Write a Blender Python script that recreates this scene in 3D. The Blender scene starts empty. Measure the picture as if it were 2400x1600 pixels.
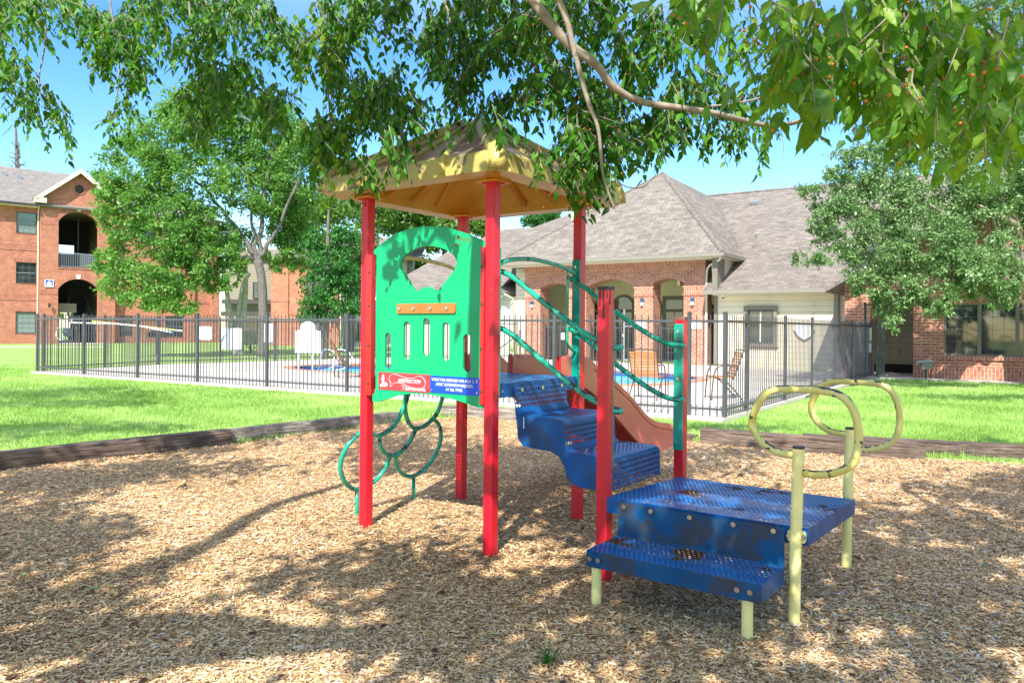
import bpy, math, random
import numpy as np
from mathutils import Vector, Matrix
from mathutils.geometry import tessellate_polygon
random.seed(7)
rng = np.random.default_rng(11)
R_ = math.radians
SC = bpy.context.scene
COL = SC.collection

# ------------------------------------------------------------------ surveyed camera (2400x1600 photo)
F, HZ, ROLL, CH = 1787.18, 765.46, 0.00835, 1.35
def ray(px, py):
    x = px - 1200; y = py - 800
    c, s = math.cos(ROLL), math.sin(ROLL)
    u = x*c + y*s; v = -x*s + y*c - (HZ - 800)
    return u/F, -v/F
def atY(px, py, Y):
    a, b = ray(px, py); return (a*Y, Y, CH + b*Y)
def onG(px, py, z=0.0):
    a, b = ray(px, py); t = (z - CH)/b; return (a*t, t, z)
PLO, PLT = (-0.1172, 4.4715), 0.6213          # playset frame: x along the stairs, y to the slide
CFO, CFT = (6.721, 26.581), R_(34)            # clubhouse frame
LFO, LFT = (-32.227, 48.0), -R_(42)           # left apartment frame
def fromL(p, q, z, O=PLO, t=PLT):
    return (O[0] + p*math.cos(t) + q*math.sin(t), O[1] - p*math.sin(t) + q*math.cos(t), z)
SUN_AZ, SUN_EL = R_(14), R_(43)
SUN_D = Vector((math.sin(SUN_AZ)*math.cos(SUN_EL), math.cos(SUN_AZ)*math.cos(SUN_EL), -math.sin(SUN_EL)))

# ------------------------------------------------------------------ materials
MATS = {}
class NT:
    def __init__(s, name):
        s.m = bpy.data.materials.new(name); s.m.use_nodes = True
        s.t = s.m.node_tree; s.n = s.t.nodes; s.l = s.t.links
        s.b = s.n['Principled BSDF']; s.out = s.n['Material Output']; MATS[name] = s.m
    def node(s, typ, **kw):
        n = s.n.new(typ)
        for k, v in kw.items():
            if k in n.inputs.keys() if hasattr(n.inputs, 'keys') else False: n.inputs[k].default_value = v
            else: setattr(n, k, v)
        return n
    def link(s, a, b): s.l.new(a, b)
    def set(s, **kw):
        for k, v in kw.items():
            k = k.replace('_', ' ')
            s.b.inputs[k].default_value = v
def c4(c): return (c[0], c[1], c[2], 1.0)
def coords(k, kind='Object'):
    tc = k.node('ShaderNodeTexCoord'); return tc.outputs[kind]
def noise(k, vec, scale, detail=4, rough=.55):
    n = k.node('ShaderNodeTexNoise'); n.inputs['Scale'].default_value = scale; n.inputs['Detail'].default_value = detail
    n.inputs['Roughness'].default_value = rough
    if vec is not None: k.link(vec, n.inputs['Vector'])
    return n.outputs['Fac']
def ramp(k, fac, stops):
    r = k.node('ShaderNodeValToRGB'); e = r.color_ramp.elements
    while len(e) > 1: e.remove(e[-1])
    e[0].position = stops[0][0]; e[0].color = c4(stops[0][1])
    for p, c in stops[1:]:
        q = e.new(p); q.color = c4(c)
    k.link(fac, r.inputs['Fac']); return r.outputs['Color']
def mathn(k, op, a, b=None, c=None):
    n = k.node('ShaderNodeMath'); n.operation = op
    for i, v in enumerate((a, b, c)):
        if v is None: continue
        if isinstance(v, (int, float)): n.inputs[i].default_value = v
        else: k.link(v, n.inputs[i])
    return n.outputs[0]
def mixc(k, fac, a, b, mode='MIX'):
    n = k.node('ShaderNodeMix'); n.data_type = 'RGBA'; n.blend_type = mode
    for i, v in ((0, fac), (6, a), (7, b)):
        if isinstance(v, (int, float)): n.inputs[i].default_value = v
        elif isinstance(v, tuple): n.inputs[i].default_value = c4(v)
        else: k.link(v, n.inputs[i])
    return n.outputs[2]
def bump(k, h, strength=.3, dist=.01):
    n = k.node('ShaderNodeBump'); n.inputs['Strength'].default_value = strength; n.inputs['Distance'].default_value = dist
    k.link(h, n.inputs['Height']); k.link(n.outputs[0], k.b.inputs['Normal'])

def plain(name, col, rough=.5, var=.12, scale=6, metal=0, bmp=0, spec=.5, coat=0):
    k = NT(name); v = coords(k)
    f = noise(k, v, scale)
    lo = tuple(x*(1-var) for x in col); hi = tuple(min(1, x*(1+var)) for x in col)
    k.link(ramp(k, f, [(.3, lo), (.7, hi)]), k.b.inputs['Base Color'])
    k.set(Roughness=rough, Metallic=metal)
    k.b.inputs['Specular IOR Level'].default_value = spec
    k.b.inputs['Coat Weight'].default_value = coat
    if bmp: bump(k, noise(k, v, scale*6), bmp, .004)
    return k.m
def worn(name, col, chip=(.03, .03, .035), amount=.36, rough=.3, scale=22, var=.12, fade=None, up=0.0, coat=.3):
    """paint with chips that show what lies below"""
    k = NT(name); v = coords(k)
    f1 = noise(k, v, 5)
    base = ramp(k, f1, [(.3, tuple(x*(1-var) for x in col)), (.7, tuple(min(1, x*(1+var)) for x in (fade or col)))])
    f2 = noise(k, v, scale, 5, .6)
    if up:                                            # wear sits where hands and weather reach: tops of rails
        g = k.node('ShaderNodeNewGeometry'); sp = k.node('ShaderNodeSeparateXYZ'); k.link(g.outputs['Normal'], sp.inputs[0])
        f2 = mathn(k, 'SUBTRACT', f2, mathn(k, 'MULTIPLY', mathn(k, 'MAXIMUM', mathn(k, 'SUBTRACT', sp.outputs[2], .4), 0.0), up))
    msk = mathn(k, 'LESS_THAN', f2, amount)
    k.link(mixc(k, msk, base, chip), k.b.inputs['Base Color'])
    k.link(mathn(k, 'ADD', mathn(k, 'MULTIPLY', msk, .4), rough), k.b.inputs['Roughness'])
    k.b.inputs['Coat Weight'].default_value = coat
    k.b.inputs['Coat Roughness'].default_value = .15
    bump(k, mathn(k, 'SUBTRACT', 1.0, msk), .25, .002)
    return k.m
def brick(name, c1, c2, mortar, mw=.009, bw=.215, rh=.075, vert=False):
    k = NT(name); v = coords(k, 'UV')
    if vert:
        mp = k.node('ShaderNodeMapping'); mp.inputs['Rotation'].default_value = (0, 0, math.pi/2); k.link(v, mp.inputs[0]); v = mp.outputs[0]
    b = k.node('ShaderNodeTexBrick'); k.link(v, b.inputs['Vector'])
    for n_, x in (('Color1', c1), ('Color2', c2), ('Mortar', mortar)): b.inputs[n_].default_value = c4(x)
    b.inputs['Scale'].default_value = 1; b.inputs['Mortar Size'].default_value = mw; b.inputs['Mortar Smooth'].default_value = .2
    b.inputs['Brick Width'].default_value = bw; b.inputs['Row Height'].default_value = rh; b.inputs['Bias'].default_value = -.1
    f = noise(k, v, 2.2, 5); f2 = noise(k, v, 25, 3)
    col = mixc(k, .5, b.outputs['Color'], ramp(k, f, [(.3, (.55, .55, .55)), (.7, (1.25, 1.25, 1.25))]), 'MULTIPLY')
    col = mixc(k, .35, col, ramp(k, f2, [(.35, (.6, .6, .6)), (.65, (1.3, 1.3, 1.3))]), 'MULTIPLY')
    k.link(col, k.b.inputs['Base Color']); k.set(Roughness=.85)
    bump(k, mathn(k, 'SUBTRACT', 1.0, b.outputs['Fac']), .5, .008)
    return k.m
def shingle(name, c1, c2, dark):
    k = NT(name); v = coords(k, 'UV')
    b = k.node('ShaderNodeTexBrick'); k.link(v, b.inputs['Vector'])
    for n_, x in (('Color1', c1), ('Color2', c2), ('Mortar', dark)): b.inputs[n_].default_value = c4(x)
    b.inputs['Scale'].default_value = 1; b.inputs['Mortar Size'].default_value = .009; b.inputs['Brick Width'].default_value = .34
    b.inputs['Row Height'].default_value = .14; b.inputs['Mortar Smooth'].default_value = .5; b.offset_frequency = 2; b.offset = .37
    f = noise(k, v, 3.5, 6, .7); f2 = noise(k, v, .5, 3); f3 = noise(k, v, 40, 3)
    col = mixc(k, .6, b.outputs['Color'], ramp(k, f, [(.35, (.62, .6, .6)), (.65, (1.3, 1.28, 1.24))]), 'MULTIPLY')
    col = mixc(k, .35, col, ramp(k, f2, [(.35, (.75, .75, .75)), (.65, (1.2, 1.2, 1.2))]), 'MULTIPLY')
    col = mixc(k, .3, col, ramp(k, f3, [(.35, (.6, .6, .6)), (.65, (1.3, 1.3, 1.3))]), 'MULTIPLY')
    k.link(col, k.b.inputs['Base Color']); k.set(Roughness=.95)
    bump(k, mathn(k, 'SUBTRACT', 1.0, b.outputs['Fac']), .4, .01)
    return k.m
def siding(name, col):
    k = NT(name); v = coords(k, 'UV')
    b = k.node('ShaderNodeTexBrick'); k.link(v, b.inputs['Vector'])
    d = tuple(x*.45 for x in col)
    for n_, x in (('Color1', col), ('Color2', tuple(x*.95 for x in col)), ('Mortar', d)): b.inputs[n_].default_value = c4(x)
    b.inputs['Scale'].default_value = 1; b.inputs['Mortar Size'].default_value = .006; b.inputs['Brick Width'].default_value = 3.6
    b.inputs['Row Height'].default_value = .19; b.offset = .4
    col2 = mixc(k, .3, b.outputs['Color'], ramp(k, noise(k, v, 1.5, 5), [(.3, (.8, .78, .72)), (.7, (1.1, 1.1, 1.1))]), 'MULTIPLY')
    k.link(col2, k.b.inputs['Base Color']); k.set(Roughness=.6)
    bump(k, mathn(k, 'SUBTRACT', 1.0, b.outputs['Fac']), .5, .01)
    return k.m
def vinyl(name, pitch=None, rad=.33, rust=.30, col=(.0, .080, .29), aspect=1.0, dirt=.55):
    """blue vinyl-coated steel; with pitch it is perforated with staggered round holes"""
    k = NT(name); v = coords(k); uv = coords(k, 'UV')
    f = noise(k, v, 4, 5); f2 = noise(k, v, 9, 6, .65)
    base = ramp(k, f, [(.3, tuple(x*.75 for x in col)), (.55, col), (.75, (col[0]+.004, col[1]*1.4, col[2]*1.25))])
    grime = ramp(k, f2, [(.45, (0, 0, 0)), (.62, (1, 1, 1))])
    base = mixc(k, mathn(k, 'MULTIPLY', grime, dirt), base, (.040, .048, .065))
    f3 = noise(k, v, 4.2, 7, .68)
    msk = mathn(k, 'LESS_THAN', f3, rust)
    base = mixc(k, msk, base, (.06, .025, .014))
    k.link(base, k.b.inputs['Base Color'])
    k.link(mathn(k, 'ADD', mathn(k, 'MULTIPLY', msk, .5), mathn(k, 'ADD', mathn(k, 'MULTIPLY', f2, .3), .2)), k.b.inputs['Roughness'])
    k.b.inputs['Coat Weight'].default_value = .0
    k.b.inputs['Specular IOR Level'].default_value = .3
    bump(k, mathn(k, 'SUBTRACT', f2, mathn(k, 'MULTIPLY', msk, .6)), .25, .003)
    if pitch:
        sp = k.node('ShaderNodeSeparateXYZ'); k.link(uv, sp.inputs[0])
        u_ = mathn(k, 'DIVIDE', sp.outputs[0], pitch); v_ = mathn(k, 'DIVIDE', sp.outputs[1], pitch*aspect)
        row = mathn(k, 'FLOOR', v_)
        u2 = mathn(k, 'ADD', u_, mathn(k, 'MULTIPLY', row, .5))
        fu = mathn(k, 'SUBTRACT', mathn(k, 'FRACT', u2), .5); fv = mathn(k, 'MULTIPLY', mathn(k, 'SUBTRACT', mathn(k, 'FRACT', v_), .5), aspect)
        d = mathn(k, 'SQRT', mathn(k, 'ADD', mathn(k, 'MULTIPLY', fu, fu), mathn(k, 'MULTIPLY', fv, fv)))
        hole = mathn(k, 'GREATER_THAN', d, rad)
        hole = mathn(k, 'MAXIMUM', hole, 0.0)
        k.link(hole, k.b.inputs['Alpha'])
    return k.m
def leafmat(name, stops, trans=.35, rough=.45, spec=.4, spots=False):
    k = NT(name)
    at = k.node('ShaderNodeAttribute'); at.attribute_name = 'rnd'
    col = ramp(k, at.outputs['Fac'], stops)
    if spots:
        v = coords(k); col = mixc(k, .5, col, ramp(k, noise(k, v, 45, 4), [(.35, (.62, .62, .62)), (.6, (1.1, 1.1, 1.1))]), 'MULTIPLY')
        col = mixc(k, mathn(k, 'GREATER_THAN', noise(k, v, 120, 3), .68), col, (.34, .38, .12))
    k.link(col, k.b.inputs['Base Color']); k.set(Roughness=rough)
    k.b.inputs['Specular IOR Level'].default_value = spec
    tr = k.node('ShaderNodeBsdfTranslucent')
    g = k.node('ShaderNodeHueSaturation'); g.inputs['Hue'].default_value = .48; g.inputs['Saturation'].default_value = 1.15; g.inputs['Value'].default_value = 1.9
    k.link(col, g.inputs['Color']); k.link(g.outputs[0], tr.inputs['Color'])
    mx = k.node('ShaderNodeMixShader'); mx.inputs[0].default_value = trans
    k.link(k.b.outputs[0], mx.inputs[1]); k.link(tr.outputs[0], mx.inputs[2]); k.link(mx.outputs[0], k.out.inputs['Surface'])
    return k.m

worn('red_paint', (.62, .006, .022), chip=(.40, .26, .20), amount=.275, scale=34, rough=.42, var=.08, coat=.06)
plain('red_vinyl', (.42, .012, .012), .35, coat=.2)
worn('green_panel', (.0, .37, .14), chip=(.005, .05, .02), amount=.25, scale=14, rough=.42, var=.10, coat=0)
worn('green_rail', (.0, .27, .16), chip=(.02, .022, .03), amount=.40, scale=24, rough=.18, up=.26, fade=(.02, .40, .27))
worn('green_plate', (.0, .26, .19), chip=(.04, .03, .02), amount=.27, scale=20, rough=.35)
worn('yellow_rail', (.70, .58, .11), chip=(.035, .03, .04), amount=.35, scale=22, rough=.3, up=.42, fade=(.60, .56, .22))
worn('yellow_post', (.86, .76, .30), chip=(.06, .05, .04), amount=.27, scale=30, rough=.4, var=.06)
plain('orange_bar', (.42, .15, .03), .4, .15)
plain('salmon_plastic', (.56, .125, .10), .32, .10, 3, coat=.2)
plain('slide_shade_red', (.30, .012, .014), .35, .2, 3)  # shade on the slide's underside and in its groove put into the colour
vinyl('vinyl_solid', None, rust=.30)
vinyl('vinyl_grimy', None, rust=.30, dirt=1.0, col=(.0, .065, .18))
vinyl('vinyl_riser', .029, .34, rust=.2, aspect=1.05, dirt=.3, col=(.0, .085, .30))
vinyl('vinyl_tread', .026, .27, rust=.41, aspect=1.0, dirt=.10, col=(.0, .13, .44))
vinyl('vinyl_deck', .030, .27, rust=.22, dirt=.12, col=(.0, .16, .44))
plain('bolt_steel', (.55, .55, .56), .25, .1, 40, metal=1)
plain('dark_bolt', (.05, .06, .05), .5)
plain('black_rubber', (.02, .02, .022), .5, .3, 20)
plain('brown_cap', (.20, .12, .08), .7, .3, 20)
plain('white_ink', (.82, .84, .85), .5, .03)
plain('scribble_brown', (.16, .07, .02), .7, .2)
plain('plaque_red', (.48, .045, .06), .35, .08, 4)
plain('plaque_blue', (.005, .06, .62), .25, .15, 8)
# roof of the playset
k = NT('roof_plastic'); v = coords(k)
f = noise(k, v, 6, 6, .65); f2 = noise(k, v, 2.2, 4)
g = k.node('ShaderNodeNewGeometry'); sp = k.node('ShaderNodeSeparateXYZ'); k.link(g.outputs['Normal'], sp.inputs[0])
yel = ramp(k, f, [(.3, (.30, .24, .04)), (.6, (.52, .43, .10)), (.8, (.62, .54, .20))])
gri = ramp(k, f, [(.3, (.07, .06, .045)), (.5, (.13, .115, .09)), (.75, (.26, .22, .13))])
k.link(mixc(k, mathn(k, 'MULTIPLY', ramp(k, f2, [(.35, (.8, .8, .8)), (.6, (1, 1, 1))]), 1.0), yel, gri), k.b.inputs['Base Color']); k.set(Roughness=.45)
tr = k.node('ShaderNodeBsdfTranslucent'); tr.inputs['Color'].default_value = (.9, .5, .05, 1)
mx = k.node('ShaderNodeMixShader'); mx.inputs[0].default_value = .25
k.link(k.b.outputs[0], mx.inputs[1]); k.link(tr.outputs[0], mx.inputs[2]); k.link(mx.outputs[0], k.out.inputs['Surface'])
worn('roof_yellow', (.44, .36, .10), chip=(.17, .14, .07), amount=.42, scale=9, rough=.42, var=.25, coat=0)
k = NT('roof_under'); v = coords(k)
k.link(ramp(k, noise(k, v, 3), [(.3, (.80, .42, .05)), (.7, (.95, .62, .14))]), k.b.inputs['Base Color']); k.set(Roughness=.3)
tr = k.node('ShaderNodeBsdfTranslucent'); tr.inputs['Color'].default_value = (.9, .5, .05, 1)
mx = k.node('ShaderNodeMixShader'); mx.inputs[0].default_value = .45
k.link(k.b.outputs[0], mx.inputs[1]); k.link(tr.outputs[0], mx.inputs[2]); k.link(mx.outputs[0], k.out.inputs['Surface'])

brick('brick_club', (.46, .165, .095), (.32, .095, .06), (.46, .37, .28), .010, .23, .083)
brick('brick_club_soldier', (.48, .175, .10), (.34, .105, .07), (.46, .37, .28), .010, .23, .083, vert=True)
brick('brick_flat', (.47, .165, .095), (.33, .105, .06), (.47, .235, .16), .010, .21, .08)
brick('brick_flat_soldier', (.52, .20, .13), (.38, .13, .085), (.30, .12, .08), .016, .24, .08, vert=True)
shingle('shingle_club', (.225, .196, .172), (.155, .134, .118), (.08, .07, .062))
shingle('shingle_flat', (.24, .215, .20), (.18, .165, .155), (.10, .095, .09))
siding('siding_cream', (.70, .63, .47))
siding('siding_white', (.62, .60, .52))
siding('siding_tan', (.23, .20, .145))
plain('stucco_cream', (.78, .70, .50), .8, .05)
plain('trim_taupe', (.17, .15, .115), .5, .06)
plain('trim_dark', (.05, .04, .035), .5, .06)
plain('trim_cream', (.66, .60, .46), .6, .06)
plain('trim_white', (.78, .77, .72), .5, .04)
plain('gutter_taupe', (.21, .19, .15), .45, .05)
plain('black_metal', (.022, .022, .026), .35, .2, 10)
plain('fence_metal', (.06, .06, .072), .35, .25, 3, spec=.7)
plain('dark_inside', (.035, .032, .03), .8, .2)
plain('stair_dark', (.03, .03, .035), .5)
plain('grey_metal', (.28, .30, .32), .35, .1, metal=.4)
plain('white_sign', (.84, .85, .86), .5, .02)
plain('lens_white', (.75, .77, .80), .2, .02)
plain('lamp_blue', (.02, .07, .16), .3)
plain('strap_orange', (.52, .20, .065), .55, .08, 3)
plain('chair_brown', (.085, .055, .035), .3, .1)
plain('pole_white', (.80, .80, .78), .3); plain('pole_yellow', (.75, .62, .08), .3); plain('pole_blue', (.05, .3, .6), .4)
plain('terracotta', (.58, .23, .15), .6, .12, 5)
plain('tile_blue', (.01, .05, .42), .12, .4, 30)
plain('car_paint', (.03, .20, .50), .2, coat=.8)
plain('bark', (.13, .115, .10), .9, .35, 14, bmp=.8)
plain('bark_pale', (.42, .40, .34), .8, .35, 6, bmp=.4)
plain('bark_twig', (.25, .21, .165), .85, .3, 20, bmp=.5)
plain('curtain', (.5, .5, .52), .8, .2, 8)
k = NT('water'); v = coords(k)
k.set(Roughness=.12); k.b.inputs['Base Color'].default_value = (.12, .60, .66, 1); k.b.inputs['Specular IOR Level'].default_value = .15
bump(k, noise(k, v, 2.5, 3), .25, .03)
k = NT('concrete'); v = coords(k)
k.link(mixc(k, .4, ramp(k, noise(k, v, .6, 6), [(.3, (.50, .44, .39)), (.7, (.64, .58, .52))]), ramp(k, noise(k, v, 30, 3), [(.3, (.7, .7, .7)), (.7, (1.1, 1.1, 1.1))]), 'MULTIPLY'), k.b.inputs['Base Color']); k.set(Roughness=.85)
bk = k.node('ShaderNodeTexBrick'); mp = k.node('ShaderNodeMapping'); mp.inputs['Rotation'].default_value = (0, 0, R_(32)); k.link(v, mp.inputs[0]); k.link(mp.outputs[0], bk.inputs['Vector'])
for n_, x in (('Color1', (1, 1, 1)), ('Color2', (.93, .93, .93)), ('Mortar', (.35, .33, .3))): bk.inputs[n_].default_value = c4(x)
bk.inputs['Scale'].default_value = 1; bk.inputs['Mortar Size'].default_value = .012; bk.inputs['Brick Width'].default_value = 3.0; bk.inputs['Row Height'].default_value = 2.4; bk.offset = 0
k.link(mixc(k, 1.0, k.b.inputs['Base Color'].links[0].from_socket, bk.outputs['Color'], 'MULTIPLY'), k.b.inputs['Base Color'])
k = NT('glass_dark'); v = coords(k)
k.link(ramp(k, noise(k, v, 1.6, 4), [(.3, (.012, .018, .02)), (.7, (.05, .06, .065))]), k.b.inputs['Base Color']); k.set(Roughness=.04)
k.b.inputs['Specular IOR Level'].default_value = 1.0
bump(k, noise(k, v, 1.2, 2), .05, .02)
# blinds seen in the left building's windows
k = NT('blind_glass'); v = coords(k, 'UV')
sp = k.node('ShaderNodeSeparateXYZ'); k.link(v, sp.inputs[0])
st = mathn(k, 'GREATER_THAN', mathn(k, 'FRACT', mathn(k, 'MULTIPLY', sp.outputs[1], 18)), .2)
k.link(mixc(k, st, (.08, .10, .10), (.22, .27, .26)), k.b.inputs['Base Color']); k.set(Roughness=.08); k.b.inputs['Specular IOR Level'].default_value = .9
# ground
k = NT('lawn_soil'); v = coords(k)
c_ = ramp(k, noise(k, v, 1.1, 6, .6), [(.3, (.15, .26, .05)), (.55, (.26, .40, .10)), (.75, (.36, .50, .15))])
c_ = mixc(k, .6, c_, ramp(k, noise(k, v, 60, 4, .7), [(.3, (.45, .5, .4)), (.7, (1.35, 1.3, 1.2))]), 'MULTIPLY')
k.link(c_, k.b.inputs['Base Color']); k.set(Roughness=.95); bump(k, noise(k, v, 50, 4), .8, .02)
k = NT('mulch_bed'); v = coords(k)
c_ = ramp(k, noise(k, v, 45, 5, .75), [(.3, (.14, .075, .035)), (.5, (.44, .26, .12)), (.68, (.74, .48, .23))])
c_ = mixc(k, .6, c_, ramp(k, noise(k, v, .7, 4), [(.3, (.7, .7, .72)), (.7, (1.2, 1.15, 1.1))]), 'MULTIPLY')
k.link(c_, k.b.inputs['Base Color']); k.set(Roughness=.95); bump(k, noise(k, v, 55, 4), 1.0, .02)
k = NT('chips')
at = k.node('ShaderNodeAttribute'); at.attribute_name = 'rnd'
c_ = ramp(k, at.outputs['Fac'], [(0, (.09, .045, .025)), (.10, (.24, .125, .06)), (.28, (.52, .32, .15)), (.54, (.75, .51, .26)), (.84, (.88, .67, .39)), (.92, (.58, .53, .49)), (1, (.93, .84, .66))])
k.link(c_, k.b.inputs['Base Color']); k.set(Roughness=.8)
# old railway sleepers
def timber_mat(name, cols):
    k = NT(name); v = coords(k)
    mp = k.node('ShaderNodeMapping'); mp.inputs['Scale'].default_value = (1.2, 22, 22); k.link(v, mp.inputs[0])
    f = noise(k, mp.outputs[0], 2.2, 6, .7)
    c_ = ramp(k, f, [(.32, cols[0]), (.5, cols[1]), (.68, cols[2])])
    c_ = mixc(k, .6, c_, ramp(k, noise(k, v, 3, 5), [(.35, (.5, .5, .5)), (.65, (1.3, 1.3, 1.3))]), 'MULTIPLY')
    k.link(c_, k.b.inputs['Base Color']); k.set(Roughness=.9); bump(k, f, 1.0, .03)
timber_mat('timber_brown', [(.022, .016, .013), (.13, .088, .068), (.29, .22, .175)])
timber_mat('timber_grey', [(.045, .035, .03), (.22, .18, .15), (.40, .36, .32)])
G_ = lambda a, b: a
leafmat('leaf_near', [(0, (.014, .07, .006)), (.5, (.045, .17, .012)), (.8, (.10, .25, .018)), (.93, (.20, .32, .03)), (.985, (.34, .36, .05)), (1, (.30, .12, .04))], .35, .45, .25)
leafmat('leaf_close', [(0, (.05, .16, .012)), (.45, (.09, .24, .02)), (.75, (.15, .31, .035)), (.93, (.26, .38, .06)), (.985, (.40, .40, .08)), (1, (.32, .14, .04))], .42, .4, .35, spots=True)
leafmat('leaf_big', [(0, (.06, .17, .03)), (.5, (.11, .25, .05)), (.9, (.20, .34, .085)), (1, (.33, .40, .14))], .42)
leafmat('leaf_oak', [(0, (.05, .12, .03)), (.5, (.12, .22, .07)), (.9, (.23, .34, .14)), (1, (.38, .46, .28))], .22, .35)
leafmat('leaf_dark', [(0, (.02, .09, .02)), (.5, (.035, .15, .025)), (1, (.07, .22, .035))], .3)
leafmat('leaf_far', [(0, (.05, .12, .02)), (.6, (.09, .20, .03)), (1, (.2, .28, .06))], .3)
leafmat('leaf_shrub', [(0, (.10, .22, .02)), (1, (.25, .36, .05))], .3)
leafmat('grass_blade', [(0, (.14, .26, .05)), (.5, (.29, .46, .115)), (.9, (.45, .60, .22)), (1, (.60, .60, .32))], .3, .6, .2)
leafmat('dead_leaf', [(0, (.05, .03, .02)), (.4, (.16, .08, .05)), (.65, (.22, .20, .20)), (.85, (.30, .30, .16)), (1, (.22, .36, .12))], .05, .8, .2)
plain('berry_orange', (.50, .12, .025), .4, .2, 40)

# ------------------------------------------------------------------ mesh helpers
def tag(o, label=None, cat=None, group=None, kind=None):
    if label: o['label'] = label
    if cat: o['category'] = cat
    if group: o['group'] = group
    if kind: o['kind'] = kind
    return o
def empty(name, loc=(0, 0, 0), rz=0.0, label=None, cat=None, group=None, kind=None, parent=None):
    o = bpy.data.objects.new(name, None); COL.objects.link(o); o.empty_display_size = .2
    o.location = loc; o.rotation_euler = (0, 0, rz); o.parent = parent
    return tag(o, label, cat, group, kind)
def box_uv(me):
    n = len(me.loops)
    if n == 0: return
    uv = me.uv_layers.new(name='UVMap')
    co = np.empty(len(me.vertices)*3, 'f'); me.vertices.foreach_get('co', co); co = co.reshape(-1, 3)
    li = np.empty(n, 'i'); me.loops.foreach_get('vertex_index', li)
    P = len(me.polygons); nr = np.empty(P*3, 'f'); me.polygons.foreach_get('normal', nr); nr = nr.reshape(-1, 3)
    lt = np.empty(P, 'i'); me.polygons.foreach_get('loop_total', lt)
    nr = np.repeat(nr, lt, 0); c = co[li]
    t = np.stack([-nr[:, 1], nr[:, 0], np.zeros(n)], 1); L = np.linalg.norm(t, axis=1, keepdims=True)
    flat = L[:, 0] < .05; t = np.where(L < .05, np.array([[1., 0, 0]]), t/np.maximum(L, 1e-9))
    b = np.cross(nr, t); b[flat] = (0, 1, 0)
    out = np.stack([(c*t).sum(1), (c*b).sum(1)], 1).astype('f')
    uv.data.foreach_set('uv', out.ravel())
SPLIT = {'bolt', 'soldier_course', 'landing_slab', 'back_frame', 'back_wall', 'stairwell_wall', 'pier_band', 'gutter', 'soffit', 'brick_wall', 'porch_side_wall', 'porch_beam', 'leg', 'band_board', 'keystone', 'brick_band', 'brick_pilaster', 'gate_pillar', 'lock_plate', 'inner_partition', 'arch_band', 'stake'}
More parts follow.
